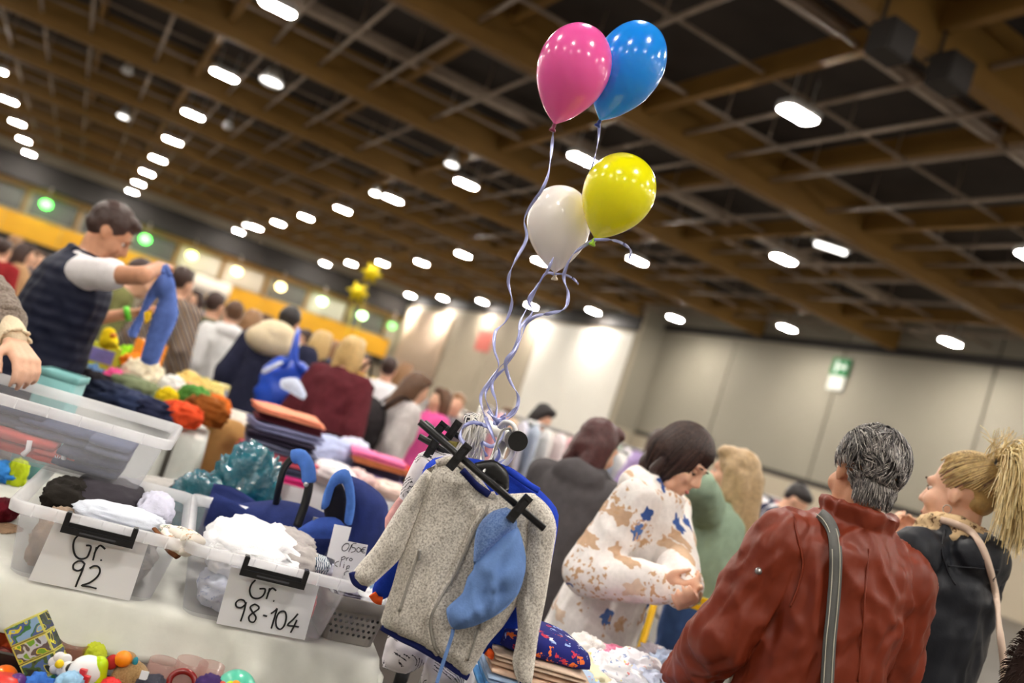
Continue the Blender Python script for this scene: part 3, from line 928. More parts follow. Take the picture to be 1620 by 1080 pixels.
def rrect(w, d, r, k=4):
    pts = []
    for cx, cy, a0 in ((w/2-r, d/2-r, 0), (-w/2+r, d/2-r, 90), (-w/2+r, -d/2+r, 180), (w/2-r, -d/2+r, 270)):
        for i in range(k+1):
            a = math.radians(a0+90*i/k); pts.append((cx+r*math.cos(a), cy+r*math.sin(a)))
    return pts
M_pp = frosted('frosted_plastic', (236, 236, 240), .15, .3); M_ppr = frosted('frosted_rim', (250, 250, 252), .5, .2)
M_blackp = mat('black_plastic', (22, 22, 24), .35, .05, 60, .1, spec=.5)
M_paper = mat('white_paper', (236, 236, 240), .8, .03, 30, .02)
def storage_box(label, base, rz, w, d, h, taper=.82, clips=(-1,), ribs=True, group=None):
    """base = middle of the underside; local -Y is the front"""
    t = thing('storage_box', label, 'storage box', base, rz, group)
    def ring(f, z, g=0.0, r=.03): return [V((x, y, z)) for x, y in rrect(w*f+g*2, d*(1-(1-f)*w/d)+g*2, r)]
    th = .0025
    mb = MB()
    hb = h-.028
    k = lambda z: taper+(1-taper)*z/h
    mb.loft([ring(k(0)-.05, .0), ring(k(0), .008), ring(k(hb), hb), ring(k(hb), hb, -th), ring(k(.012), .012, -th), ring(k(0)-.06, .004+.004, -th)])
    build(mb, 'body', M_pp, t, True, False)
    mb = MB()
    mb.loft([ring(k(hb), hb, .0), ring(1, hb, .010), ring(1, hb+.003, .016), ring(1, h-.004, .018), ring(1, h, .015), ring(1, h, .006), ring(k(hb), hb+.004, -th), ring(k(hb), hb, -th)], False)
    rim = build(mb, 'rim', M_ppr, t, True, False)
    if ribs:
        rb = None
        for i in range(-3, 4):
            for sy in (-1, 1):
                if rb is None:
                    rb = build(MB().box((0, 0, h-.014), (.003, .012, .026)), 'rib', M_ppr, rim, False, False); c = rb
                else: c = dup(rb, rim)
                c.location = (i*w/7.5, sy*(d/2+.013), 0)
    for sy in clips:
        y = sy*(d/2+.024)
        cw = .155
        mb = MB().box((0, y, h-.034), (cw, .010, .015)).box((0, y-sy*.003, h-.024), (cw*.96, .004, .012))
        for sx in (-1, 1): mb.box((sx*(cw/2-.006), y, h-.018), (.012, .009, .040)).box((sx*(cw/2-.006), y-sy*.008, h+.001), (.010, .018, .005))
        cl = build(mb, 'clip_handle', M_blackp, t, False, False)
        build(MB().box((0, y+sy*.0055, h-.034), (cw*.5, .001, .004)), 'embossed_bar', mat('dark_grey_plastic', (70, 70, 74), .4, 0, 50, .05), cl, False, False)
    return t
# ---- the near table under a white cloth
TZ = .75
TA, TB = PZ(5, 912, TZ), PZ(500, 1025, TZ)
E1 = (TB-TA).normalized(); E2 = V((-E1.y, E1.x, 0)); TRZ = math.atan2(E1.y, E1.x)
def TP(a, b, z=0.0): return TA + E1*a + E2*b + V((0, 0, z))
TW0, TW1, TD = -.30, (PZ(592, 1046, TZ)-TA).dot(E1), 1.15
M_cloth = mat('white_tablecloth', (212, 212, 203), .85, .15, 120, .05, spec=.2, dist=.002)
M_tabletop = mat('table_board', (196, 184, 164), .6, .1, 20, .1)
def make_table(label, A, e1, e2, w, d, z, clothm, drop, seed=0, front_only=False, group=None, cl_label=None):
    rz = math.atan2(e1.y, e1.x); c = A + e1*(w/2) + e2*(d/2)
    t = thing('folding_table', label, 'table', V((c.x, c.y, 0)), rz, group)
    build(MB().box((0, 0, z-.022), (w, d, .03)), 'tabletop', M_tabletop, t, False, False)
    lg = None
    for sx in (-1, 1):
        for sy in (-1, 1):
            q = build(MB().tube([(sx*(w/2-.1), sy*(d/2-.1), 0), (sx*(w/2-.12), sy*(d/2-.12), z-.036)], .014, 8), 'leg', M_steel, t, True, False)
    if clothm is None: return t
    prof = [(d/2+.012, -drop*.7), (d/2+.012, -.03), (d/2, 0)] + [(d/2-d*k/6, 0) for k in range(1, 6)] + [(-d/2, 0), (-d/2-.012, -.012)] + [(-d/2-.014-.006*k, -.02-(drop-.02)*k/6) for k in range(1, 7)]
    nx = max(24, int(w/.018)); rows = []
    for (y, dz) in prof:
        row = []
        for i in range(nx+1):
            x = -w/2-.015+(w+.03)*i/nx
            s_ = max(0, -dz)/drop if y < 0 else max(0, -dz)/drop*.6
            wv = noise.noise(V((x*4.2+seed, seed*2.1, 0)))*.13 + .05*(.5-2*abs(noise.noise(V((x*7.5+seed*3, 2, seed))))) + .014*math.sin(x*41+seed+3*noise.noise(V((x*5, 1, seed))))
            fl_ = max(0, noise.noise(V((x*4.5+seed*1.7, 7, seed)))-.06)*.34
            yy = y + (-(wv*.35-.006+fl_)*s_**.8 if y < 0 else wv*s_*.5)
            row.append(V((x, yy, z+.0015+dz+(.02*noise.noise(V((x*3, seed, 5)))*s_))))
        rows.append(row)
    # hanging ends
    def end(sx):
        rr = []
        for k in range(7, 0, -1):
            dz = -drop*k/7; ro = []
            for (y, d0) in prof:
                yy = max(min(y, d/2), -d/2)
                wv = noise.noise(V((yy*4+seed+sx, 3, seed)))*.035
                ro.append(V((sx*(w/2+.018+(wv+.02)*k/7), y + (d0*.15 if y < 0 else 0), z+.0015+dz)))
            rr.append(ro)
        return rr
    ml = MB()
    m1 = sheet(rows, -.003); ml.v += m1.v; ml.f += m1.f; ml.m += m1.m
    cols = list(map(list, zip(*rows)))
    for sx in (-1, 1):
        top_edge = [r[0] for r in rows] if sx < 0 else [r[-1] for r in rows]
        grid = end(sx) + [[V((p.x, p.y, min(p.z, z+.0015))) for p in top_edge]]
        if sx > 0: grid = [list(reversed(g_)) for g_ in grid]
        m1 = sheet(grid, -.003); b0_ = len(ml.v); ml.v += m1.v; ml.f += [tuple(i+b0_ for i in f) for f in m1.f]; ml.m += m1.m
    Mx = FRAME[t.name]
    ml.xf(lambda p: Mx @ p)
    top(ml, 'tablecloth', clothm, cl_label or label.replace('table', 'tablecloth'), 'tablecloth', None if group is None else 'tablecloths')
    return t
make_table('long folding table carrying the labelled clear storage boxes', TP(TW0, .018), E1, E2, TW1-TW0, TD, TZ, M_cloth, .115, 1.3, cl_label='creased white tablecloth under the labelled storage boxes')
# ================================================================== boxes on the near table
ZT = TZ+.006
def crop3(l): return [[(x*.2593, 800+y*.2593) for x, y in s_] for s_ in l]
def crop6(l): return [[(240+x*.2469, 830+y*.2469) for x, y in s_] for s_ in l]
def crop5(l): return [[(240+x*.2469, 640+y*.2469) for x, y in s_] for s_ in l]
def box_from_px(label, pl, pr, h, depth, z=ZT, taper=.86):
    a, b = PZ(*pl, z), PZ(*pr, z)
    e = (b-a); wb_ = e.length; e.normalize(); f = V((-e.y, e.x, 0)); rz = math.atan2(e.y, e.x)
    w_ = wb_/taper
    c = (a+b)/2 + f*(depth/2-(1-taper)*w_/2)
    t = storage_box(label, V((c.x, c.y, z)), rz, w_, depth, h, taper)
    n = -f                                             # outward normal of the tilted front
    kz = (1-taper)/2*w_/h
    nn = (n*1.0 - V((0, 0, kz))).normalized()
    q = c - f*(depth/2-(1-taper)*w_/2) + nn*.0022
    return t, e, f, q, nn, w_, c
box92, e92, f92, q92, n92, w92, c92 = box_from_px('clear storage box with a paper sign reading Gr. 92', (10, 908), (236, 957), .172, .54)
box98, e98, f98, q98, n98, w98, c98 = box_from_px('clear storage box with a paper sign reading Gr. 98-104', (286, 972), (506, 1020), .176, .56)
def paper_on(t, corners, q, n, lab):
    pts = [ray_plane(x, y, q, n) for x, y in corners]
    o = build(MB().add([p for p in pts]+[p+n*.0006 for p in pts], [(0, 1, 2, 3), (7, 6, 5, 4), (0, 4, 5, 1), (1, 5, 6, 2), (2, 6, 7, 3), (3, 7, 4, 0)]), 'paper_sign', M_paper, t, False)
    o['label'] = lab
    return o
pa = paper_on(box92, [(88, 822), (45, 917), (205, 950), (236, 856)], q92, n92, 'white paper sign with handwritten size')
ink(crop3([[(478, 178), (455, 205), (447, 250), (460, 300), (490, 321), (528, 314), (545, 285), (555, 245), (526, 240)], [(590, 250), (578, 290), (568, 330)], [(576, 290), (590, 262), (612, 240), (642, 262)], [(616, 326), (618, 333)],
           [(517, 352), (500, 336), (475, 336), (449, 356), (450, 384), (478, 394), (505, 378), (517, 350), (500, 400), (478, 450), (462, 492)], [(548, 378), (575, 364), (603, 372), (610, 400), (590, 435), (545, 468), (498, 484), (540, 490), (590, 503)]]), q92+n92*.0007, n92, .0021, pa)
pa = paper_on(box98, [(366, 896), (342, 986), (482, 1012), (505, 926)], q98, n98, 'white paper sign with handwritten size range')
ink(crop6([[(665, 352), (640, 378), (628, 420), (642, 460), (680, 470), (715, 450), (727, 410), (690, 408)], [(756, 405), (746, 440), (735, 472)], [(744, 440), (758, 415), (775, 404), (797, 420)], [(780, 484), (784, 488)],
           [(602, 505), (590, 482), (562, 478), (540, 497), (544, 522), (572, 528), (600, 508), (604, 495), (592, 550), (570, 615)],
           [(687, 522), (660, 507), (632, 525), (645, 555), (668, 590), (655, 620), (628, 615), (624, 585), (652, 560), (684, 538), (687, 522)], [(714, 577), (738, 584)],
           [(765, 566), (790, 548), (804, 534), (786, 595), (767, 660)], [(840, 550), (815, 562), (797, 605), (799, 648), (822, 667), (848, 645), (862, 595), (856, 558), (840, 550)], [(937, 568), (905, 605), (870, 640), (910, 646), (943, 652)], [(930, 608), (910, 650), (890, 688)]]), q98+n98*.0007, n98, .0021, pa)

# the box that is being set down on top, full of dark clothes
za = ZT+.173
ha = P(0, 690, 2.36); hb_ = P(212, 780, 2.36)
eh = (hb_-ha); eh.z = 0; wvis = eh.length; eh.normalize(); eh = E1.copy()
zh = (P(150, 752, 2.36)).z
fh = V((-eh.y, eh.x, 0))
WH, DH, HH = .58, .36, .165
corner = PP(212, 786, P(212, 790, 2.33).dot(HF)-CAM.dot(HF))
zh = max(corner.z, za+.002)
TPR = .885
cH = corner - eh*(WH*TPR/2) + fh*(DH/2-(1-TPR)*WH/2); cH.z = zh
boxH = storage_box('clear storage box of dark and red clothes stacked on the others', cH, TRZ, WH, DH, HH, TPR, clips=())
# clothes inside the boxes
def in_box(nm, lab, c, e, f, a, b, z, r, m_, seed, rz=0, amp=.22, fold=None, grp=None):
    p = V((c.x, c.y, z)) + e*a + f*b
    if fold: mb = folded(p, r[0]*2, r[1]*2, r[2]*2, math.atan2(e.y, e.x)+rz, fold, seed)
    else: mb = lump(p, r, math.atan2(e.y, e.x)+rz, seed, amp)
    return top(mb, nm, m_, lab, 'clothing', grp)
navy = cloth('navy', (40, 46, 70)); dgrey = cloth('dark_grey_knit', (58, 54, 60)); red = cloth('rust_red', (176, 66, 58)); lilac = cloth('pale_lilac', (206, 206, 224))
white = cloth('white', (240, 240, 242), .03); grey = cloth('light_grey', (176, 170, 166)); cream = cloth('cream', (222, 208, 190)); taupe = cloth('taupe', (150, 130, 112)); black = cloth('black', (30, 28, 30)); denim = cloth('denim', (52, 66, 104)); slate = cloth('slate', (62, 70, 96))
z_ = zh+.012
in_box('folded_jeans', 'dark navy jeans folded in the stacked box', cH, eh, fh, .03, .02, z_+.050, (.115, .10, .022), slate, 1, fold=2)
in_box('folded_sweater', 'navy knitted sweater at the side of the stacked box', cH, eh, fh, .12, -.02, z_, (.085, .12, .026), navy, 2, fold=2)
in_box('folded_trousers', 'dark blue trousers on the left of the stacked box', cH, eh, fh, -.13, .03, z_+.052, (.10, .1, .028), navy, 4, fold=2)
o = in_box('red_shirt', 'rust red shirt with white cuffs pressed against the stacked box', cH, eh, fh, -.045, -.06, z_, (.080, .055, .026), red, 5, fold=2)
for k, (a, b_) in enumerate(((-.035, .030), (.052, .012))):
    p = V((cH.x, cH.y, z_)) + eh*a + fh*(-.117)
    build(MB().tube([p+V((0, 0, .006)), p+V((0, -.002, .022))+eh*.008, p+V((0, 0, .046))+eh*.004], .007, 8), 'white_cuff', white, o)
in_box('red_sleeve', 'red sleeve with a small white motif in the stacked box', cH, eh, fh, .035, -.085, z_, (.05, .035, .016), cloth('brick_red', (188, 72, 60)), 6, fold=2)
p = V((cH.x, cH.y, z_+.016)) + eh*.045 + fh*(-.121)
mb = MB()
for a in (-.5, 0, .5): mb.cap(p+V((0, 0, -.004)), p+eh*math.sin(a)*.012+V((0, 0, .012*math.cos(a))), .0016, .0012, 6, 2)
build(mb, 'motif', white, bpy.data.objects['red_sleeve'])
in_box('waistband', 'grey blue jogging trousers rolled in the stacked box', cH, eh, fh, .155, -.03, z_+.053, (.055, .09, .022), cloth('bluegrey', (84, 92, 118)), 8, fold=2)
# Gr. 92
in_box('dark_sweater', 'dark charcoal sweater heaped out of the Gr. 92 box', c92, e92, f92, -.02, .10, ZT+.085, (.10, .15, .052), dgrey, 9, amp=.12)
in_box('black_trousers', 'black trousers with a brown pocket behind the charcoal sweater', c92, e92, f92, -.11, .02, ZT+.10, (.05, .08, .040), cloth('blackish', (36, 32, 28)), 10)
in_box('lilac_blouse', 'pale lilac top beside the charcoal sweater', c92, e92, f92, .10, .04, ZT+.11, (.045, .09, .042), lilac, 11)
in_box('pale_blue_vest', 'pale blue vest lying over the Gr. 92 box rim', c92, e92, f92, .03, -.13, ZT+.135, (.095, .06, .022), cloth('pale_blue', (214, 220, 232), .04), 12)
in_box('taupe_fleece', 'taupe fleece seen through the Gr. 92 box', c92, e92, f92, -.09, -.13, ZT+.012, (.05, .08, .062), taupe, 13)
in_box('grey_sweatshirt', 'grey sweatshirt filling the Gr. 92 box', c92, e92, f92, .03, -.06, ZT+.012, (.10, .13, .055), grey, 14)
in_box('white_sleeve', 'cream sleeve pressed in the Gr. 92 box', c92, e92, f92, -.06, -.13, ZT+.09, (.045, .04, .022), cloth('offwhite', (224, 220, 218), .04), 15)
in_box('rolled_socks', 'rolled grey socks against the side of the Gr. 92 box', c92, e92, f92, .10, -.13, ZT+.012, (.026, .04, .045), cloth('mid_grey', (150, 146, 148)), 16, amp=.1)
# Gr. 98-104
lg = dotted('baby_print', (214, 220, 236), [(150, 165, 205), (176, 186, 214)], 60, .3)
in_box('printed_bodysuit', 'white bodysuit with small blue print in the Gr. 98-104 box', c98, e98, f98, -.07, -.14, ZT+.012, (.07, .08, .042), lg, 17)
in_box('white_shirt', 'white shirt heaped high in the Gr. 98-104 box', c98, e98, f98, -.03, -.04, ZT+.085, (.12, .17, .058), white, 18, amp=.2)
in_box('white_undershirt', 'bright white undershirt folded in the Gr. 98-104 box', c98, e98, f98, -.09, -.12, ZT+.095, (.055, .09, .036), cloth('bright_white', (248, 248, 250), .02), 19)
in_box('grey_leggings', 'grey leggings twisted on the white shirt', c98, e98, f98, .06, .0, ZT+.130, (.045, .08, .036), cloth('warm_grey', (176, 170, 168)), 20, .6)
in_box('grey_trousers', 'light grey trousers in front of the twisted leggings', c98, e98, f98, .08, -.10, ZT+.115, (.05, .08, .036), grey, 21)
in_box('striped_shorts', 'small teal striped shorts at the box edge', c98, e98, f98, .125, -.13, ZT+.145, (.026, .04, .018), striped('teal_stripes', [(230, 234, 238), (70, 92, 112)], 60, 'X'), 22)
in_box('pink_blouse', 'coral pink top pressed against the side of the Gr. 98-104 box', c98, e98, f98, .115, -.14, ZT+.012, (.024, .08, .055), cloth('coral', (232, 96, 96)), 23)
in_box('white_vests', 'white vests at the bottom of the Gr. 98-104 box', c98, e98, f98, .0, .0, ZT+.012, (.11, .18, .036), white, 24)
# floral sleeve that hangs over the corner between the boxes
sl = [P(262, 838, 2.16), P(282, 842, 2.12), P(300, 850, 2.08), P(314, 860, 2.05)]
mb = MB().tube(smooth_path([P(230, 826, 2.2)]+sl[:3]+[P(306, 856, 2.06)], 5), [.022]*4+[.024]*4+[.027]*5+[.030]*4+[.031]*4, 14, True, .62)
me = mb.mesh('s'); wrinkle(me, .004, 30, 4)
t = thing('baby_trousers', 'cream floral print baby trousers with brown lining hanging from the box', 'clothing', P(285, 850, 2.1)-V((0, 0, .03)))
link('leg', me, dotted('forest_print', (238, 230, 218), [(196, 150, 110), (150, 140, 130), (214, 190, 160), (120, 140, 120)], 55, .33, 3), t)
a0, a1 = P(246, 838, 2.1), P(285, 880, 2.06)
mb = MB().tube(smooth_path([P(244, 836, 2.11), P(256, 850, 2.085), P(268, 868, 2.07), P(282, 879, 2.06)], 4), [.006]*4+[.011]*5+[.012]*4, 10, True, .7)
build(mb, 'lining', cloth('brown_lining', (120, 76, 46)), t)
mb = MB().tube(smooth_path([P(262, 838, 2.12), P(272, 852, 2.10), P(284, 866, 2.075), P(296, 872, 2.06)], 4), [.018]*4+[.026]*5+[.022]*4, 12, True, .6)
build(mb, 'cuff', MC['forest_print'], t)

# grey perforated basket with small clothes and the price cards
zb = ZT
A_, B_ = PZ(508, 1012, zb), PZ(588, 1028, zb)
eb = (B_-A_).normalized(); fb = V((-eb.y, eb.x, 0)); wbk = .165; dbk = .20; hbk = .115
cb = A_ + eb*(.072) + fb*(dbk/2)
M_basket = mat('taupe_plastic', (134, 128, 122), .5, .05, 40, .04)
t = thing('basket', 'small taupe perforated plastic basket of baby clothes', 'basket', cb, math.atan2(eb.y, eb.x))
def bring(f, z, g=0): return [V((x, y, z)) for x, y in rrect(wbk*f+g, dbk*f+g, .028, 4)]
mb = MB().loft([bring(.86, 0), bring(.90, .03), bring(1, hbk), bring(1.0, hbk, -.006), bring(.90, .03, -.006), bring(.86, .006, -.006)])
bk = build(mb, 'body', M_basket, t, True, False)
build(MB().loft([bring(1, hbk-.030, .006), bring(1, hbk-.030, .012), bring(1, hbk+.002, .014), bring(1, hbk+.004, .008), bring(1, hbk, -.002)], False), 'rim_band', M_basket, t, True, False)
holes = MB()
for r_ in range(4):
    for k in range(10):
        x = -.066+.0147*k+(.007 if r_ % 2 else 0); z = .024+.015*r_
        if abs(x) > .062: continue
        y = -(dbk*(.9+.10*z/hbk))/2
        holes.tube([(x, y-.012, z), (x, y+.014, z)], .0042, 8)
cut(bk, holes)
def on_basket(a, b, z): return cb + eb*a + fb*b + V((0, 0, z))
for nm, lab, a, b, z, r, m_, sd in (('striped_socks', 'dark striped socks on the basket rim', -.03, -.06, hbk-.012, (.035, .03, .012), striped('dark_stripes', [(60, 54, 66), (150, 146, 160)], 50), 30),
        ('white_romper', 'white romper with a blue star in the basket', .035, -.04, hbk-.018, (.045, .05, .018), white, 31), ('blue_bib', 'pale blue bib at the corner of the basket', .05, .03, hbk-.02, (.03, .05, .028), cloth('sky', (160, 190, 222)), 32),
        ('lilac_socks', 'pale lilac baby socks at the back of the basket', -.03, .04, hbk-.02, (.045, .05, .03), lilac, 33), ('basket_filling', 'crumpled white baby clothes deep in the basket', 0, 0, .01, (.06, .075, .045), white, 34)):
    top(lump(on_basket(a, b, z), r, math.atan2(eb.y, eb.x), sd, .2), nm, m_, lab, 'clothing')
nP = -HF
c1 = PP(562, 890, P(562, 890, 2.28).dot(HF)-CAM.dot(HF)); qq = c1.copy()
t = thing('price_card', 'white card with handwritten price 0,50 standing in the basket', 'sign', V((c1.x, c1.y, c1.z-.08)))
co4 = [(537, 853), (520, 935), (562, 945), (582, 862)]
pts = [ray_plane(x, y, qq, nP) for x, y in co4]
build(MB().add(pts+[p+HF*.0012 for p in pts], [(0, 1, 2, 3), (7, 6, 5, 4), (0, 4, 5, 1), (1, 5, 6, 2), (2, 6, 7, 3), (3, 7, 4, 0)]), 'card', M_paper, t, False)
st = crop5([[(1243, 888), (1222, 908), (1222, 932), (1244, 934), (1264, 910), (1262, 890), (1243, 888)], [(1282, 895), (1272, 920), (1262, 942)], [(1312, 888), (1290, 890), (1282, 912), (1302, 916), (1303, 936), (1278, 946)], [(1326, 912), (1314, 925), (1318, 942), (1332, 942), (1340, 926), (1326, 912)], [(1374, 912), (1356, 916), (1344, 932), (1352, 948), (1368, 948)], [(1340, 926), (1366, 928)], [(1338, 936), (1360, 938)],
    [(1218, 975), (1214, 1005)], [(1217, 980), (1234, 972), (1240, 984), (1216, 994)], [(1250, 980), (1247, 998)], [(1249, 986), (1262, 978)], [(1276, 982), (1266, 992), (1276, 1000), (1286, 990), (1276, 982)]])
st += crop6([[(1200, 232), (1180, 240), (1174, 256), (1190, 266)], [(1212, 234), (1206, 268)], [(1234, 250), (1228, 276)], [(1236, 240), (1237, 241)], [(1252, 262), (1246, 290)], [(1252, 264), (1266, 262), (1264, 276), (1250, 278)], [(1256, 294), (1236, 306), (1238, 326), (1256, 330), (1270, 312), (1256, 294)]])
ink(st, qq-HF*.0004, nP, .0009, t, .0004)
c2 = PP(540, 860, P(540, 860, 2.38).dot(HF)-CAM.dot(HF))
pts = [ray_plane(x, y, c2, nP) for x, y in ((529, 829), (517, 880), (541, 890), (556, 834))]
top(MB().add(pts+[p+HF*.0012 for p in pts], [(0, 1, 2, 3), (7, 6, 5, 4), (0, 4, 5, 1), (1, 5, 6, 2), (2, 6, 7, 3), (3, 7, 4, 0)]), 'paper_note', M_paper, 'blank white paper slip behind the price card', 'sign', smooth=False)
# ================================================================== clothes rack, jackets, balloons
def crop7(l): return [(540+x*.4073, 640+y*.4073) for x, y in l]
def DD(d): return d                                    # distance of an upright plane ahead of the camera
RZ_ = P(818, 697, 1.98)
rdir = (HF*math.cos(math.radians(-9)) + HR*math.sin(math.radians(-9))).normalized()
ra, rb_ = RZ_.copy(), RZ_ + rdir*.62
M_rackw = mat('white_enamel', (228, 226, 222), .35, 0, 30, .03); M_chrome = mat('brushed_metal', (170, 168, 166), .3, .05, 80, .08, metal=.8)
rk = thing('clothes_rack', 'metal clothes rack with a white rail and black end cap', 'clothes rack', V(((ra.x+rb_.x)/2, (ra.y+rb_.y)/2, 0)))
build(MB().tube([ra, rb_], .0165, 16), 'rail', M_rackw, rk)
for e, s_ in ((ra, -1), (rb_, 1)):
    build(MB().tube([e+rdir*s_*.012, e-rdir*s_*.03], [.0225, .0235], 24), 'end_cap', M_blackp, rk, False)
side = V((-rdir.y, rdir.x, 0))
for e in (ra+rdir*.16, rb_-rdir*.10):
    build(MB().tube([V((e.x, e.y, .06)), V((e.x, e.y, e.z-.016))], .014, 12), 'post', M_chrome, rk)
    build(MB().tube([V((e.x, e.y, .05))-side*.28, V((e.x, e.y, .05))+side*.28], .017, 10), 'foot', M_blackp, rk)
    build(MB().tube([V((e.x, e.y, .60)), V((e.x, e.y, .70))], .019, 12), 'clamp', M_blackp, rk)
# melange fleece jacket with navy edging
fleece = speckle('fleece_melange', (130, 122, 112), (220, 214, 204), 230, .34, .58, bump=.35)
navyt = cloth('navy_trim', (28, 36, 92)); M_zip = mat('zip_grey', (150, 146, 138), .5, .3, 300, .1)
JB = crop7([(350, 240), (395, 222), (440, 222), (500, 262), (545, 318), (590, 350), (660, 345), (752, 345), (770, 400), (745, 470), (725, 600), (700, 740), (668, 800), (630, 860), (570, 930), (492, 1052), (440, 1020), (400, 990), (300, 930), (160, 862), (164, 800), (198, 700), (228, 590), (262, 480), (305, 370)])
JL = crop7([(365, 236), (330, 250), (290, 300), (215, 410), (130, 545), (45, 650), (60, 690), (100, 712), (160, 664), (232, 592), (275, 500), (318, 380)])
JR = crop7([(728, 342), (775, 365), (815, 410), (836, 480), (815, 620), (795, 750), (765, 900), (738, 1085), (690, 1082), (664, 1000), (685, 880), (680, 760), (712, 600), (716, 460)])
jk = thing('fleece_jacket', 'grey melange fleece jacket with navy edging hung in front of the rack', 'jacket', PP(690, 1060, 1.93))
body_ = build(garment(JB, 1.95, .034, .010, wr=(.013, 9, 1)), 'body', fleece, jk)
build(garment(JL, 1.935, .030, .011, wr=(.012, 12, 2), edge=.04), 'sleeve', fleece, jk)
build(garment(JR, 1.935, .030, .011, wr=(.012, 12, 3), edge=.04), 'sleeve', fleece, jk)
bpy.context.view_layer.update()
def trim(px, d, r, nm, m_, par, off=.0, flat=1.0, k=5):
    if nm in ('zip', 'zip_placket', 'pocket_welt', 'pocket_zip'):
        return build(MB().tube(lay(px, [body_], off, 4, d), r, 8, True, flat), nm, m_, par)
    pts = smooth_path([PP(x, y, d)-HF*off for x, y in px], k)
    return build(MB().tube(pts, r, 8, True, flat), nm, m_, par)
trim(crop7([(158, 858), (230, 900), (300, 934), (400, 993), (450, 1028), (494, 1054)]), 1.95, .008, 'hem_binding', navyt, jk, .008)
trim(crop7([(44, 648), (58, 688), (100, 712)]), 1.935, .008, 'cuff_binding', navyt, jk, .006)
trim(crop7([(736, 1086), (712, 1088), (690, 1084)]), 1.935, .008, 'cuff_binding', navyt, jk, .006)
trim(crop7([(588, 345), (545, 420), (505, 490), (470, 570), (430, 660), (392, 715), (352, 790), (336, 850), (350, 930), (372, 968)]), 1.95, .0055, 'zip_placket', fleece, jk, .002)
z1 = trim(crop7([(596, 352), (552, 428), (514, 496), (478, 576), (438, 666), (400, 722), (360, 795), (345, 850), (360, 930), (380, 966)]), 1.95, .0035, 'zip', M_zip, jk, .005)
for px in (crop7([(303, 568), (262, 690), (225, 802)]), crop7([(546, 838), (520, 910), (490, 992)])):
    trim([(x-1, y) for x, y in px], 1.95, .0048, 'pocket_welt', fleece, jk, .001)
    pz = trim(px, 1.95, .0032, 'pocket_zip', M_zip, jk, .004)
    zp_ = lay([px[0], (px[0][0]-2, px[0][1]+14)], [body_], .009, 1, 1.93)
    build(MB().cap(zp_[0], zp_[-1], .0045, .003, 8, 3), 'zip_pull', M_chrome, pz)
trim(crop7([(372, 228), (420, 214), (480, 236), (530, 296), (575, 352), (600, 348)]), 1.95, .013, 'collar', fleece, jk, .012, .7)
trim(crop7([(470, 250), (520, 305), (575, 345)]), 1.95, .008, 'collar_lining', navyt, jk, .026)
# blue sun cap clipped over the jacket
cbl = cloth('cap_blue', (104, 136, 192), .10); cap_ = thing('sun_cap', 'light blue child sun cap clipped over the fleece jacket', 'cap', PP(735, 990, 1.86))
crown = garment(crop7([(520, 600), (560, 560), (620, 500), (680, 470), (702, 520), (717, 590), (714, 650), (690, 730), (640, 790), (585, 828), (510, 862), (440, 872), (416, 842), (408, 792), (440, 760), (472, 728), (490, 670), (512, 640)]), 1.885, .060, .008, wr=(.030, 20, 7), edge=.075, back=.15)
build(crown, 'crown', cbl, cap_)
build(garment(crop7([(642, 398), (590, 412), (548, 446), (524, 490), (515, 560), (516, 622), (560, 590), (630, 520), (684, 476), (680, 440), (664, 410)]), 1.875, .022, .010, wr=(.003, 40, 9), edge=.03, back=.3), 'brim', speckle('cap_brim', (84, 114, 172), (126, 154, 204), 260, .4, .6), cap_)
trim(crop7([(436, 866), (428, 900), (408, 960), (392, 1010), (372, 1075)]), 1.885, .004, 'chin_strap', cbl, cap_, .012)
# clip hangers
def clip_hanger(label, pxa, pxb, d, clips, plate=None, group=None):
    a, b = PP(*pxa, d), PP(*pxb, d)
    t = thing('clip_hanger', label, 'hanger', (a+b)/2-V((0, 0, .05)), 0, group)
    build(MB().tube([a, b], .0078, 8), 'bar', M_blackp, t)
    build(MB().tube([a-HF*.004+V((0, 0, .004)), b-HF*.004+V((0, 0, .004))], .003, 6), 'bar_ridge', M_blackp, t)
    for c in clips:
        p = a+(b-a)*c; ax = (b-a).normalized(); pr = V((0, 0, 1)) - ax*ax.z; pr.normalize()
        R = Matrix((ax, pr.cross(ax)*-1, pr)).transposed()
        c1 = build(MB().box(p-HF*.012, (.020, .014, .058), R), 'clip', M_blackp, t, False)
        build(MB().box(p-HF*.021+pr*.006, (.010, .004, .030), R).box(p-HF*.020+pr*.028, (.020, .010, .008), R).box(p-HF*.020-pr*.028, (.020, .010, .008), R), 'clip_jaw', mat('glossy_black', (40, 40, 42), .15, 0, 40, .05), c1, False)
    if plate:
        build(garment(plate, d+.012, .006, .008, wr=(0, 1, 0), edge=.01), 'hanger_body', M_blackp, t)
    m_ = (a+b)/2
    return t, a, b
h1, a1, b1 = clip_hanger('black clip hanger holding the sun cap over the fleece jacket', (664, 667), (861, 836), 1.87, (.32, .80), crop7([(500, 238), (545, 218), (590, 214), (625, 235), (650, 270), (648, 340), (600, 310), (540, 270)]))
hk_ = smooth_path([a1+(b1-a1)*.5, PP(779, 720, 1.9), PP(786, 700, 1.93), PP(794, 682, 1.96), PP(806, 678, 1.985), PP(812, 690, 1.99)], 5)
build(MB().tube(hk_, .003, 8), 'hook', M_chrome, h1)
for lab, pa_, pb_, d in (('black clip hanger crossing behind the fleece jacket', (663, 690), (742, 735), 2.1), ('slim black hanger bar in the bundle on the rail', (672, 668), (735, 722), 2.16), ('short black hanger bar beside the white fringe', (700, 672), (752, 708), 2.2)):
    clip_hanger(lab, pa_, pb_, d, (.3,), None)
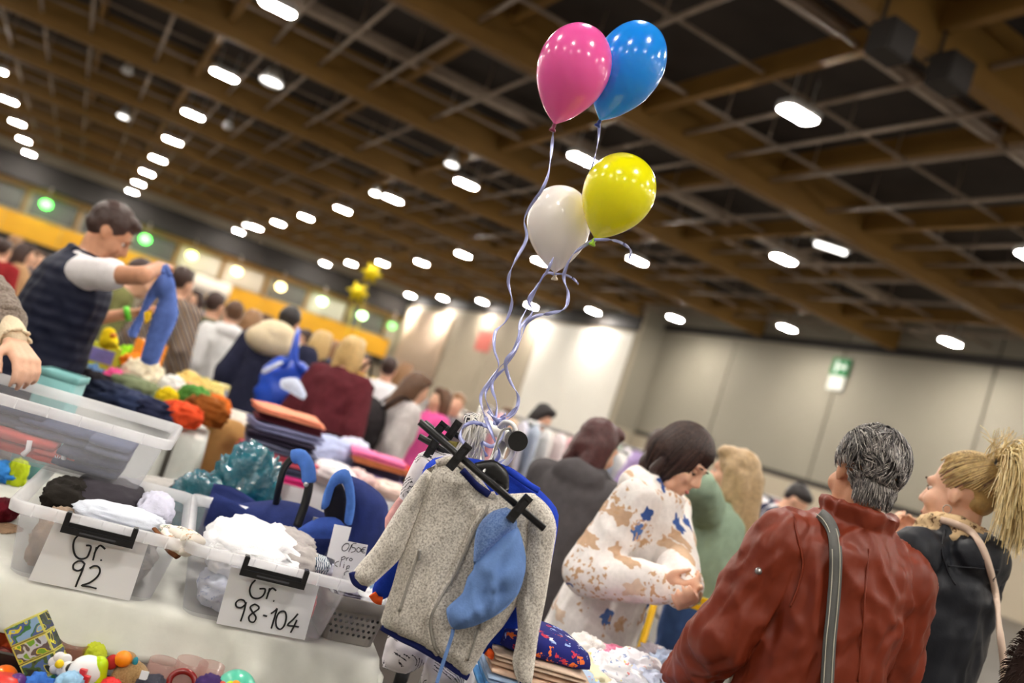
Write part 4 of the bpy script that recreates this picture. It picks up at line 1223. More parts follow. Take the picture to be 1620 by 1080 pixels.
# garments behind the fleece
royal = cloth('royal_blue', (30, 62, 178)); dash = None
def dashes(name):
    if name in MC: return MC[name]
    m, nt, b = newmat(name); L = nt.links.new
    tc = node(nt, 'ShaderNodeTexCoord'); vo = node(nt, 'ShaderNodeTexVoronoi'); vo.inputs['Scale'].default_value = 42; L(tc.outputs['Object'], vo.inputs['Vector'])
    wv = node(nt, 'ShaderNodeTexWave', bands_direction='DIAGONAL'); wv.inputs['Scale'].default_value = 55; wv.inputs['Distortion'].default_value = 3; wv.inputs['Detail Scale'].default_value = 5
    L(tc.outputs['Object'], wv.inputs['Vector'])
    sc = node(nt, 'ShaderNodeSeparateColor'); L(vo.outputs['Color'], sc.inputs[0])
    g1 = node(nt, 'ShaderNodeMath', operation='GREATER_THAN'); L(wv.outputs[0], g1.inputs[0]); g1.inputs[1].default_value = .82
    g2 = node(nt, 'ShaderNodeMath', operation='GREATER_THAN'); L(sc.outputs[0], g2.inputs[0]); g2.inputs[1].default_value = .55
    mu = node(nt, 'ShaderNodeMath', operation='MULTIPLY'); L(g1.outputs[0], mu.inputs[0]); L(g2.outputs[0], mu.inputs[1])
    L(ramp(nt, mu.outputs[0], [(0, lin((216, 210, 214))), (1, lin((44, 44, 52)))]), b.inputs['Base Color']); b.inputs['Roughness'].default_value = .9
    MC[name] = m
    return m
dash = dashes('dash_print')
t = thing('blue_jacket', 'royal blue jacket with orange cuffs behind the grey fleece', 'jacket', PP(730, 1050, 2.02))
build(garment(crop7([(330, 230), (430, 200), (640, 235), (760, 320), (835, 400), (842, 470), (800, 700), (760, 905), (740, 960), (700, 980), (640, 950), (560, 970), (480, 930), (320, 880), (200, 760), (190, 620), (250, 450)]), 2.02, .028, .016, wr=(.006, 10, 11)), 'body', royal, t)
build(garment(crop7([(230, 560), (190, 600), (130, 690), (120, 735), (150, 760), (195, 735), (240, 650)]), 2.0, .022, .012), 'sleeve', royal, t)
trim(crop7([(124, 728), (140, 750), (162, 756)]), 2.0, .009, 'cuff', cloth('orange_trim', (240, 96, 40)), t, .016)
trim(crop7([(566, 948), (580, 962), (575, 972)]), 1.98, .009, 'cuff', cloth('orange_trim', (240, 96, 40)), t, .016)
trim(crop7([(640, 245), (700, 290), (745, 318), (765, 330)]), 2.0, .010, 'collar', royal, t, .02, .7)
t = thing('patterned_pyjamas', 'off white pyjamas with black dash print behind the blue jacket', 'clothing', PP(690, 1075, 2.12))
build(garment(crop7([(300, 190), (350, 176), (420, 184), (470, 200), (440, 300), (330, 330), (250, 380), (225, 360), (255, 270)]), 2.1, .03, .014, wr=(.005, 14, 13)), 'top', dash, t)
build(garment(crop7([(190, 880), (250, 900), (330, 930), (330, 1000), (250, 1045), (160, 1018), (158, 985)]), 2.1, .03, .014, wr=(.006, 14, 14)), 'trouser_leg', dash, t)
build(garment(crop7([(330, 950), (400, 985), (480, 1040), (470, 1090), (400, 1100), (310, 1085), (320, 1020)]), 2.12, .03, .014, wr=(.006, 14, 15)), 'trouser_leg', dash, t)
build(garment(crop7([(560, 860), (640, 800), (690, 830), (650, 900), (620, 960), (570, 940)]), 2.08, .025, .014, wr=(.006, 14, 16)), 'sleeve', dash, t)
top(garment(crop7([(225, 355), (250, 330), (300, 300), (230, 450), (180, 520), (170, 440)]), 2.16, .025, .016), 'pink_cardigan', cloth('dusty_pink', (222, 168, 164)), 'dusty pink cardigan edge beside the patterned pyjamas', 'clothing')
top(garment(crop7([(400, 140), (470, 150), (440, 172), (380, 178)]), 2.14, .02, .012), 'olive_shirt', cloth('olive', (128, 118, 60)), 'olive shirt shoulder under the hanger bundle', 'clothing')
# white strappy garment over the rail end and fluffy fringe
frg = MB()
rr = random.Random(3)
for k in range(90):
    p = P(752+rr.uniform(-12, 14), 682+rr.uniform(-16, 10), 2.1+rr.uniform(-.03, .05)); v_ = V((rr.uniform(-.4, .4), rr.uniform(-.4, .4), -1)).normalized()
    frg.tube([p+V((0, 0, .02)), p+v_*.02+V((0, 0, .01)), p+v_*.05, p+v_*.075+V((0, 0, .004))], [.0022, .002, .0016, .0008], 4)
top(frg, 'fringe_scarf', cloth('white_fringe', (226, 222, 214)), 'white fringed scarf bundled on the rail', 'scarf')
top(MB().tube(smooth_path([P(793, 676, 2.03), P(803, 668, 2.0), P(815, 678, 1.99), P(812, 715, 2.0), P(795, 735, 2.02), P(785, 715, 2.05)], 5), .011, 10, True, .5), 'white_strap', white, 'white fabric strap looped round the rail end', 'strap')
top(garment([(735, 655), (748, 652), (762, 660), (770, 672), (760, 684), (744, 680), (734, 668)], 2.12, .03, .008), 'striped_knit', striped('bw_stripes', [(232, 230, 226), (44, 44, 50)], 45, 'DIAGONAL'), 'black and white striped knit bundled on the rail', 'clothing')

# balloons
def balloon(label, c, r_px, h_px, knot, d, rgb, lip):
    k = P(*knot, d); cc = P(*c, d); ax = (cc-k).normalized(); sc = d/FPX
    topd = (cc-k).length + h_px*sc; Rr = r_px*sc
    t = thing('balloon', label, 'balloon', k, 0, 'helium balloons over the clothes rack')
    x = ax.orthogonal().normalized(); y = ax.cross(x)
    prof = [(0.0, .03), (.012, .05), (.03, .11), (.07, .26), (.14, .46), (.24, .68), (.36, .87), (.48, .97), (.58, 1.0), (.68, .975), (.78, .885), (.87, .735), (.94, .53), (.98, .31), (1.0, .03)]
    pts = smooth_path([V((a, b, 0)) for a, b in prof], 3)
    m_ = mat('balloon_'+label.split()[0], rgb, .18, 0, 5, .02, spec=.6, coat=.25)
    b_ = m_.node_tree.nodes['Principled BSDF']; b_.inputs['Transmission Weight'].default_value = .0
    b_.inputs['Subsurface Weight'].default_value = .5; b_.inputs['Subsurface Radius'].default_value = (.2, .2, .2); b_.inputs['Subsurface Scale'].default_value = .3
    build(MB().loft([[k + ax*(p.x*topd) + x*(Rr*p.y*math.cos(2*math.pi*i/40)) + y*(Rr*p.y*math.sin(2*math.pi*i/40)) for i in range(40)] for p in pts]), 'skin', m_, t)
    lm = mat('knot_'+label.split()[0], lip, .4, 0, 20, .05)
    nk = build(MB().loft([[k + ax*h + x*(q*math.cos(2*math.pi*i/14)) + y*(q*math.sin(2*math.pi*i/14)) for i in range(14)] for h, q in ((.004, .003), (.0, .0045), (-.004, .0052), (-.008, .004), (-.012, .0075), (-.016, .0085), (-.017, .006))]), 'knot', lm, t)
    return t
balloon('pink glossy balloon beside the blue balloon', (905, 116), 58, 79, (877, 197), 2.10, (252, 100, 180), (120, 24, 66))
balloon('blue glossy balloon tucked behind the pink one', (993, 108), 55, 77, (949, 191), 2.20, (30, 150, 255), (20, 50, 130))
balloon('yellow glossy balloon in front of the white one', (977, 308), 57, 67, (941, 378), 2.06, (255, 244, 10), (150, 200, 30))
balloon('white balloon half hidden by the yellow one', (884, 358), 51, 65, (878, 432), 2.16, (252, 242, 236), (220, 206, 180))
M_rib = mat('lavender_ribbon', (176, 182, 232), .22, 0, 20, .15, metal=.3, spec=.6)
def ribbon(label, px, d0, d1, w_=.0078, tw=1.3, seed=0):
    n = len(px); raw = [P(x, y, d0+(d1-d0)*i/(n-1)+.02*math.sin(i*1.3+seed)) for i, (x, y) in enumerate(px)]
    pts = smooth_path(raw, 5)
    def nf(i):
        a = tw*i*.22+seed+1.2*math.sin(i*.13+seed)
        return -HF*math.cos(a) + HR*math.sin(a)
    return top(strip(pts, w_, nf), 'balloon_ribbon', M_rib, label, 'ribbon', 'curling ribbons under the balloons')
ribbon('lavender curling ribbon tied to the pink balloon', [(876, 199), (874, 222), (871, 252), (866, 280), (856, 302), (838, 328), (829, 350), (833, 378), (812, 418), (804, 445), (810, 478), (800, 508), (784, 524), (782, 552), (789, 578), (776, 600), (761, 625), (764, 650), (775, 676)], 2.10, 2.05, seed=.2)
ribbon('lavender curling ribbon tied to the blue balloon', [(948, 194), (947, 215), (943, 240), (937, 262), (927, 296), (912, 330), (893, 366), (876, 405), (866, 428), (848, 456), (838, 480), (823, 508), (821, 532), (806, 566), (790, 582), (778, 610), (786, 640), (782, 672)], 2.2, 2.06, .0075, seed=1.4)
ribbon('lavender curling ribbon tied to the yellow balloon', [(939, 380), (922, 390), (907, 402), (897, 420), (892, 440), (899, 466), (893, 488), (868, 496), (848, 500), (832, 512), (826, 530), (815, 552), (800, 572), (806, 600), (820, 628), (812, 656), (790, 668)], 2.06, 2.04, .0085, seed=2.3)
ribbon('lavender curling ribbon tied to the white balloon', [(878, 434), (864, 432), (850, 452), (836, 474), (842, 494), (822, 520), (818, 548), (800, 580), (784, 596), (768, 622), (774, 646), (786, 668)], 2.16, 2.06, .0075, seed=3.1)
ribbon('short loose ribbon tail curling beside the yellow balloon', [(940, 379), (958, 379), (975, 381), (990, 388), (998, 398), (994, 410)], 2.06, 2.05, .007, 1.6, 4)
ribbon('short loose ribbon tail curling under the white balloon', [(878, 433), (892, 434), (906, 440), (915, 449)], 2.16, 2.15, .006, 1.6, 5)
for k, px in enumerate(([(775, 676), (750, 668), (732, 676), (728, 692), (738, 704)], [(785, 672), (800, 655), (795, 690), (778, 706), (762, 700), (770, 722)], [(768, 660), (780, 690), (790, 716), (782, 735), (800, 728)], [(772, 650), (786, 664), (806, 656), (820, 640)])):
    ribbon(('loose ribbon end looped over the hangers', 'ribbon knotted round the rail end', 'ribbon end dangling behind the hanger body', 'ribbon end curling up beside the rail')[k], px, 2.03, 2.0, .009, 1.5, k*1.7)
for k, (px, py) in enumerate(((588, 432), (566, 462))):
    c = P(px, py, 14.0); mb = MB()
    rings = []
    for h in (-1, -.5, 0, .5, 1):
        f_ = math.sqrt(1-h*h*.98)
        rings.append([c + HR*(.19*(1 if i % 2 == 0 else .55)*f_**.6*math.cos(math.pi*i/6)) + V((0, 0, .19*(1 if i % 2 == 0 else .55)*f_**.6*math.sin(math.pi*i/6))) - HF*h*.07 for i in range(12)])
    mb.loft(rings); mb.tube([c-V((0, 0, .17)), c-V((0, 0, 1.2))+HR*.1, V((c.x, c.y, .02))+HR*.15], .006, 4)
    top(mb, 'star_balloon', mat('yellow_foil', (240, 214, 16), .3, .2, 8, .1, metal=.3), ('yellow star foil balloon floating above the other star', 'yellow star foil balloon floating below the other star')[k], 'balloon', 'yellow star balloons')
# ================================================================== rest of the near table
navyc = cloth('carrier_navy', (38, 50, 104)); blueq = cloth('carrier_blue', (76, 118, 196))
cc = P(470, 880, 2.72); cc.z = ZT
car = thing('baby_carrier', 'navy baby carrier with padded blue handle and canopy', 'baby carrier', cc)
def CP(x, y, d): return P(x, y, d)
# shell: boat shaped tub along the view
ax = (HR*.94+HF*.34).normalized(); ay = V((-ax.y, ax.x, 0))
rings = []
for u_ in range(13):
    t_ = u_/12; x = -.30+.62*t_; wd = .17*math.sin(math.pi*min(max(t_*.92+.06, 0), 1))**.5; hh = .13+.05*math.cos(t_*math.pi*2)+.05*t_
    rings.append([cc+ax*x+ay*(wd*math.cos(a))+V((0, 0, .02+hh*(1-abs(math.sin(a))**1.6) if math.sin(a) < 0 else hh+.02-.05*math.sin(a))) for a in [2*math.pi*k/20 for k in range(20)]])
build(MB().loft(rings), 'shell', navyc, car)
hp = smooth_path([P(436, 800, 2.66), P(441, 772, 2.64), P(450, 740, 2.62), P(464, 724, 2.61), P(476, 724, 2.60), P(486, 742, 2.59), P(489, 765, 2.58), P(483, 795, 2.57), P(470, 832, 2.56)], 5)
hd = build(MB().tube(hp, .0125, 12, True, .8), 'handle', M_blackp, car)
build(MB().tube(smooth_path([P(463, 723, 2.605), P(476, 722, 2.60), P(487, 740, 2.59), P(489, 764, 2.58)], 5), [.016]+[.0215]*14+[.016], 14), 'handle_pad', blueq, hd)
build(MB().ell(P(484, 766, 2.565), (.008, .006, .008)), 'button', M_chrome, hd)
# canopy: half dome with an open front edged in blue
cn = P(572, 850, 2.72)
o = build(garment([(556, 752), (575, 760), (600, 778), (614, 800), (612, 840), (596, 880), (560, 900), (500, 900), (440, 880), (400, 845), (370, 808), (372, 798), (440, 790), (490, 800), (520, 812), (545, 800)], 2.72, .12, .02, wr=(.02, 8, 21), edge=.16, back=1.0), 'fabric_body', navyc, car)
build(garment([(540, 742), (552, 744), (560, 770), (562, 800), (556, 830), (545, 826), (548, 790), (542, 765), (530, 770), (520, 800), (508, 806), (512, 780), (525, 752)], 2.56, .02, .01, wr=(.003, 10, 22), edge=.02), 'canopy_rim', blueq, car)
build(garment([(528, 768), (540, 764), (548, 785), (548, 815), (540, 836), (520, 830), (512, 806), (520, 785)], 2.575, .012, .012, wr=(.002, 10, 23)), 'headrest', cloth('carrier_dark', (28, 26, 34)), car)
build(garment([(470, 838), (500, 820), (530, 818), (545, 830), (540, 850), (500, 852), (475, 850)], 2.53, .02, .012, wr=(.004, 14, 24)), 'inner_pad', cloth('pad_blue', (58, 86, 168)), car)
build(MB().box(P(506, 824, 2.50), (.04, .012, .014)), 'buckle', M_chrome, car, False)
# crinkled teal plastic bag and what lies round it
tealp = mat('teal_foil', (30, 104, 120), .22, .8, 16, .25, vscale=12, spec=.7, coat=.4, dist=.03)
def zlump(nm, lab, px, py, d, r, m_, seed, cat='clothing', base=None, amp=.28, grp=None, freq=2.1, rz=0):
    p = P(px, py, d); b = base if base is not None else p.z-r[2]
    return top(lump((p.x, p.y, b), (r[0], r[1], p.z-b if base is not None else r[2]), -YAW+rz, seed, amp, freq), nm, m_, lab, cat, grp)
zlump('plastic_bag', 'crinkled teal plastic bag standing on the table', 382, 782, 2.95, (.10, .08, .10), tealp, 41, 'bag', ZT, .35, freq=3.4)
zlump('plastic_sack', 'low crumpled teal plastic bag beside the standing one', 318, 800, 2.85, (.09, .07, .07), tealp, 42, 'bag', ZT, .4, freq=3.2)
zlump('grey_blanket', 'grey blanket spread behind the teal bag', 292, 790, 3.05, (.18, .10, .05), cloth('blanket_grey', (176, 172, 168)), 43, 'blanket', ZT, .12)
top(lump((P(395, 815, 2.8).x, P(395, 815, 2.8).y, ZT), (.06, .05, .05), 0, 44), 'blue_garment', cloth('bright_blue', (60, 92, 190)), 'bright blue garment tucked beside the carrier', 'clothing')
zlump('blue_sports_jersey', 'blue and yellow jersey behind the Gr. 92 box', 8, 745, 2.75, (.05, .06, .06), cloth('sky_blue', (60, 140, 220)), 45, 'clothing', ZT)
top(lump(P(25, 752, 2.75)-V((0, 0, .05)), (.03, .04, .05), 0, 46), 'yellow_jersey', cloth('lime', (196, 214, 40)), 'lime yellow jersey next to the blue one', 'clothing')
zlump('wine_red_cloth', 'wine red garment beside the Gr. 92 box', 5, 805, 2.35, (.03, .05, .05), cloth('wine', (104, 20, 34)), 47, 'clothing', ZT)
zlump('tan_cloth', 'tan garment under the wine red one', 4, 835, 2.28, (.035, .05, .03), cloth('tan', (170, 140, 110)), 48, 'clothing', ZT)
# mint bin behind the boxes
mb_c = P(95, 612, 2.92); mb_c.z = ZT
t = thing('mint_bin', 'mint green plastic bin behind the stacked box', 'bin', mb_c, -YAW+.15)
hm = P(95, 588, 2.92).z-ZT
rg = lambda f_, z: [V((x, y, z)) for x, y in rrect(.125*f_, .13*f_, .015)]
build(MB().loft([rg(.85, 0), rg(1, hm), rg(.96, hm), rg(.82, .006)]), 'body', mat('mint_plastic', (128, 184, 184), .45, 0, 30, .03), t, True, False)
build(MB().loft([rg(1.0, hm-.02), rg(1.06, hm-.018), rg(1.06, hm+.004), rg(.98, hm+.004)], False), 'rim', mat('mint_rim', (120, 178, 178), .45, 0, 30, .03), t, True, False)

# ================================================================== toys on the lower table in front
TTZ = .575
make_table('low trestle table heaped with toys', TP(-.75, -.62), E1, E2, 1.35, .56, TTZ, None, .1, 5)
def toy(px, py, d): return P(px, py, d)
tb = thing('picture_blocks', 'tower of picture blocks with yellow frames showing landscapes', 'toy', toy(60, 1075, 1.86))
def landscape(name, top_, mid, low, seed):
    if name in MC: return MC[name]
    m, nt, b = newmat(name); L = nt.links.new
    tc = node(nt, 'ShaderNodeTexCoord'); nz = node(nt, 'ShaderNodeTexNoise'); nz.inputs['Scale'].default_value = 42+seed; nz.inputs['Detail'].default_value = 1
    mp = node(nt, 'ShaderNodeMapping'); mp.inputs['Location'].default_value = (seed, seed*.4, 0); L(tc.outputs['Object'], mp.inputs[0]); L(mp.outputs[0], nz.inputs['Vector'])
    L(ramp(nt, nz.outputs[0], [(0, lin(top_)), (.40, lin(mid)), (.50, lin(low)), (.60, lin((236, 226, 60))), (.64, lin(top_))], 'CONSTANT'), b.inputs['Base Color'])
    b.inputs['Roughness'].default_value = .35; b.inputs['Coat Weight'].default_value = .3
    MC[name] = m
    return m
ux = (P(60, 971, 1.86)-P(5, 995, 1.86)); uy = (P(15, 1023, 1.86)-P(5, 995, 1.86)); wx = ux.length; wy = uy.length; ux.normalize(); uz = ux.cross(uy).normalized()
if uz.dot(FW) < 0: uz = -uz
uy = uz.cross(ux).normalized()
if uy.z > 0: uy = -uy
RB = Matrix((ux, -uz, -uy)).transposed()
frame_m = mat('block_frame', (222, 214, 110), .5, .05, 30, .05)
for k, (a, b_, c_) in enumerate((((150, 190, 226), (70, 130, 70), (90, 110, 170)), ((120, 176, 60), (200, 210, 214), (96, 92, 90)), ((60, 66, 60), (80, 110, 60), (90, 120, 170)), ((70, 110, 150), (60, 120, 70), (110, 160, 200)))):
    c = P(5, 995, 1.86) + ux*wx/2 + uy*(wy*1.06*(k+.5)) + uz*.018
    bl = build(MB().box(c, (wx, .036, wy*1.02), RB), 'block', frame_m, tb, False)
    build(MB().box(c-uz*.0185, (wx*.9, .002, wy*.88), RB), 'picture', landscape('picture_%d' % k, a, b_, c_, 3.0*k), bl, False)
    build(MB().box(c+ux*(wx/2+.0005), (.002, .032, wy*.88), RB), 'side_picture', landscape('picture_s%d' % k, (50, 60, 50), (70, 84, 60), (60, 70, 110), 2.0*k), bl, False)
lime = mat('lime_plastic', (190, 220, 20), .25, 0, 30, .03, coat=.3); redp = mat('red_plastic', (206, 30, 36), .3, 0, 30, .03, coat=.3); whitep = mat('white_plastic', (238, 238, 238), .3, 0, 30, .02, coat=.3)
orangep = mat('orange_toy', (246, 140, 16), .4, .1, 60, .05); purple = mat('purple_plastic', (82, 34, 110), .25, 0, 30, .05, coat=.3)
def ball(nm, lab, px, py, d, r, m_, cat='toy'):
    return top(MB().ell(toy(px, py, d), (r, r, r), None, 24, 16), nm, m_, lab, cat)
md = thing('toy_medical_case', 'white toy medical case with a red cross', 'toy', toy(135, 1065, 1.82)-V((0, 0, .04)))
build(MB().ell(toy(137, 1062, 1.84), (.036, .026, .034)), 'case', whitep, md)
pc = toy(139, 1063, 1.84)-FW*.028
build(MB().box(pc, (.034, .010, .013), Matrix.Rotation(-YAW, 3, 'Z')).box(pc, (.013, .010, .034), Matrix.Rotation(-YAW, 3, 'Z')), 'red_cross', redp, md, False)
top(MB().cap(toy(156, 1052, 1.85), toy(150, 1082, 1.85), .019, .021, 20, 8), 'lime_skittle', lime, 'lime green skittle beside the toy medical case', 'toy')
ball('lime_ball', 'small lime ball behind the picture blocks', 88, 1030, 1.92, .018, lime)
bw = thing('toy_flower', 'white toy flower with a yellow middle', 'toy', toy(96, 1052, 1.86))
for k in range(6):
    a = k*math.pi/3; build(MB().ell(toy(96, 1050, 1.86)+HR*math.cos(a)*.014+V((0, 0, math.sin(a)*.014)), (.012, .006, .012)), 'petal', whitep, bw)
build(MB().ell(toy(94, 1050, 1.85), (.009, .008, .009)), 'middle', mat('yellow_plastic', (250, 210, 20), .3, 0, 30, .03), bw)
pg = thing('toy_penguin', 'round white toy with a black cap and red beak', 'toy', toy(116, 1064, 1.84)-V((0, 0, .03)))
build(MB().ell(toy(116, 1064, 1.86), (.024, .02, .024)), 'body', whitep, pg); build(MB().ell(toy(117, 1058, 1.85), (.017, .016, .012)), 'cap', M_blackp, pg); build(MB().cap(toy(113, 1063, 1.84), toy(111, 1067, 1.82), .006, .003), 'beak', redp, pg)
bear = thing('plush_toy', 'brown plush toy with an orange ball nose', 'toy', toy(205, 1078, 1.88)-V((0, 0, .03)))
pl = speckle('plush_brown', (126, 96, 58), (176, 142, 96), 260, .35, .65)
mbp = MB().ell(toy(205, 1074, 1.89), (.040, .036, .040)).ell(toy(200, 1046, 1.90), (.024, .022, .022)).ell(toy(186, 1072, 1.87), (.016, .016, .02)).ell(toy(226, 1074, 1.88), (.016, .016, .02))
build(mbp, 'body', pl, bear) if False else link('body', fuse(mbp, .005, 3), pl, bear)
build(MB().ell(toy(195, 1042, 1.875), (.018, .017, .017)), 'nose', orangep, bear); build(MB().ell(toy(177, 1047, 1.87), (.013, .012, .016)), 'ear', cloth('plush_red', (170, 44, 40)), bear)
build(MB().box(toy(228, 1068, 1.84), (.016, .002, .018), Matrix.Rotation(-YAW+.3, 3, 'Z')), 'care_tag', M_paper, bear, False); build(MB().ell(toy(214, 1046, 1.885), (.006, .006, .01)), 'tab', mat('teal_tab', (40, 140, 160), .6, 0, 30, .05), bear)
ball('orange_ball', 'orange ball partly under the picture blocks', 6, 1072, 1.82, .026, mat('orange_gloss', (240, 110, 20), .3, 0, 30, .04, coat=.3))
ball('purple_ball', 'dark purple ball next to the orange ball', 27, 1079, 1.78, .018, purple)
t = thing('toy_car', 'dark red and chrome toy car at the heap edge', 'toy', toy(4, 1040, 1.9)-V((0, 0, .03)))
build(MB().ell(toy(4, 1036, 1.9), (.022, .03, .016)).box(toy(4, 1046, 1.9), (.04, .06, .018)), 'body', mat('dark_red_gloss', (110, 24, 24), .2, 0, 30, .05, coat=.5), t)
for px, py in ((0, 1052), (14, 1054)): build(MB().tube([toy(px, py, 1.885), toy(px, py, 1.90)], .009, 12), 'wheel', M_blackp, t)
pb = thing('teal_ball', 'teal toy ball with lime and orange patches', 'toy', toy(372, 1092, 1.84)-V((0, 0, .04)))
bc = toy(372, 1092, 1.84); build(MB().ell(bc, (.042, .042, .042), None, 28, 18), 'ball', mat('teal_gloss', (84, 190, 160), .3, 0, 30, .03, coat=.3), pb)
for k, (px, py, r, m_) in enumerate(((372, 1066, .012, lime), (348, 1074, .017, mat('coral_red', (214, 70, 50), .3, 0, 30, .05)), (385, 1064, .012, orangep), (366, 1076, .005, mat('yellow_plastic', (250, 210, 20), .3, 0, 30, .03)), (400, 1082, .014, lime))):
    q = toy(px, py, 1.84); dv = (q-bc); dv = (dv*.6-FW*.03).normalized(); build(MB().ell(bc+dv*.0375, (r, r, r*.5), dv.to_track_quat('Z', 'Y').to_matrix()), 'patch', m_, pb)
rg_ = thing('red_ring', 'dark red plastic ring lying among the toys', 'toy', toy(290, 1078, 1.93)-V((0, 0, .02)))
build(MB().tube([toy(288, 1080, 1.93)+HR*math.cos(a)*.028+V((0, 0, math.sin(a)*.022))+HF*.01*math.sin(a) for a in [2*math.pi*k/24 for k in range(25)]], .007, 8), 'ring', mat('deep_red', (130, 22, 20), .25, 0, 30, .05, coat=.4), rg_)
domem = frosted('pink_clear', (226, 186, 176), .35, .15)
for k, (px, py, r, lab) in enumerate(((115, 1030, .036, 'clear pinkish plastic dome behind the toy flower'), (255, 1062, .034, 'clear pink plastic cup under the tablecloth hem'), (300, 1062, .036, 'clear pink plastic bowl under the tablecloth hem'), (330, 1068, .03, 'small clear plastic lid beside the pink bowl'))):
    mb = MB().lathe([(r*.6, 0), (r*.95, .01), (r, .03), (r*.97, .06), (r*.93, .06), (r*.9, .012)], toy(px, py, 1.98)-V((0, 0, .035)), 20)
    top(mb, 'plastic_cup', domem if k else frosted('amber_clear', (190, 130, 110), .45, .15), lab, 'toy')
for k, (px, py, d, r, c, lab) in enumerate(((60, 1090, 1.8, .03, (60, 110, 190), 'blue'), (110, 1085, 1.8, .028, (150, 190, 220), 'pale blue'), (175, 1090, 1.84, .022, (230, 60, 60), 'red'), (238, 1090, 1.86, .03, (60, 60, 70), 'charcoal'), (20, 1010, 1.98, .03, (200, 80, 40), 'rust orange'), (150, 1035, 1.98, .024, (210, 220, 60), 'yellow green'), (330, 1092, 1.82, .03, (60, 40, 90), 'dark violet'))):
    top(lump(toy(px, py, d)-V((0, 0, r)), (r, r*.9, r), k, 60+k, .2), 'soft_toy', cloth('toy_%d' % k, c), lab+' soft toy in the toy heap', 'toy')
# shallow crate and a wide filling of toys that carries the heap
tc_ = TP(.05, -.33, 0); tc_.z = TTZ
t = thing('toy_crate', 'dark shallow crate holding the toy heap', 'crate', tc_, TRZ)
build(MB().box((0, 0, .006), (1.1, .44, .012)).box((0, .214, .03), (1.1, .012, .06)).box((0, -.214, .03), (1.1, .012, .06)).box((.544, 0, .03), (.012, .44, .06)).box((-.544, 0, .03), (.012, .44, .06)), 'body', M_blackp, t, False, False)
for k in range(46):
    a, b = rnd.uniform(-.42, .52), rnd.uniform(-.18, .18); c = rnd.choice([(220, 60, 50), (60, 120, 200), (240, 190, 40), (120, 190, 70), (230, 230, 230), (150, 90, 170), (240, 140, 60)])
    p = tc_ + E1*a + E2*b + V((0, 0, .012)); r = rnd.uniform(.022, .036)
    nmc = {(220, 60, 50): 'red', (60, 120, 200): 'blue', (240, 190, 40): 'yellow', (120, 190, 70): 'green', (230, 230, 230): 'white', (150, 90, 170): 'violet', (240, 140, 60): 'orange'}[c]
    top(MB().loft([[p+V((x*.8, y*.8, 0)) for x, y in rrect(r*2, r*1.5, r*.4)], [p+V((x, y, r*.4)) for x, y in rrect(r*2, r*1.5, r*.5)], [p+V((x, y, r)) for x, y in rrect(r*2, r*1.5, r*.5)], [p+V((x*.7, y*.7, r*1.4)) for x, y in rrect(r*2, r*1.5, r*.5)]]), 'toy_brick', mat('toy_'+nmc, c, .35, 0, 30, .04, coat=.2), nmc+' rounded toy brick deep in the dark crate', 'toy', 'toy bricks in the crate')

# ================================================================== further tables and heaps
def zd(px, py, d): return P(px, py, d)
T2c = P(322, 695, 3.9); T2z = T2c.z
WH2 = cloth('tarp_white', (226, 228, 222), .04)
make_table('white draped table of toys beside the man in the vest', V((T2c.x, T2c.y, 0))-E1*.56, E1, E2, .56, 1.0, T2z, WH2, .42, 8, cl_label='long white cloth hanging over the toy table corner')
sp = T2c - E1*.10 - HF*.06
top(MB().box(sp-V((0, 0, .16)), (.022, .01, .34), Matrix.Rotation(TRZ, 3, 'Z')).box(sp-V((0, 0, .33)), (.07, .012, .03), Matrix.Rotation(TRZ, 3, 'Z')), 'luggage_strap', mat('strap_dark', (70, 66, 60), .7, .1, 60, .1), 'dark strap with buckle hanging down the white cloth', 'strap', smooth=False)
tanp = P(352, 714, 4.3)
t = thing('tan_pouffe', 'round tan corduroy pouffe beside the white draped table', 'pouffe', V((tanp.x, tanp.y, 0)))
tz = tanp.z+.16
build(MB().lathe([(.07, tz-.52), (.11, tz-.48), (.125, tz-.36), (.128, tz-.22), (.12, tz-.09), (.09, tz-.03), (.04, tz-.002), (.004, tz)], (tanp.x, tanp.y, 0), 28), 'cover', cloth('tan_cord', (186, 140, 86), .1, .5, 90), t)
build(MB().lathe([(.10, 0), (.11, .02), (.11, tz-.5), (.08, tz-.48)], (tanp.x, tanp.y, 0), 20), 'stand', M_blackp, t)
build(MB().tube([V((tanp.x+.129*math.cos(a), tanp.y+.129*math.sin(a), tz-.25)) for a in [2*math.pi*k/24 for k in range(25)]], .006, 6), 'piping', cloth('tan_dark', (150, 108, 62)), t)
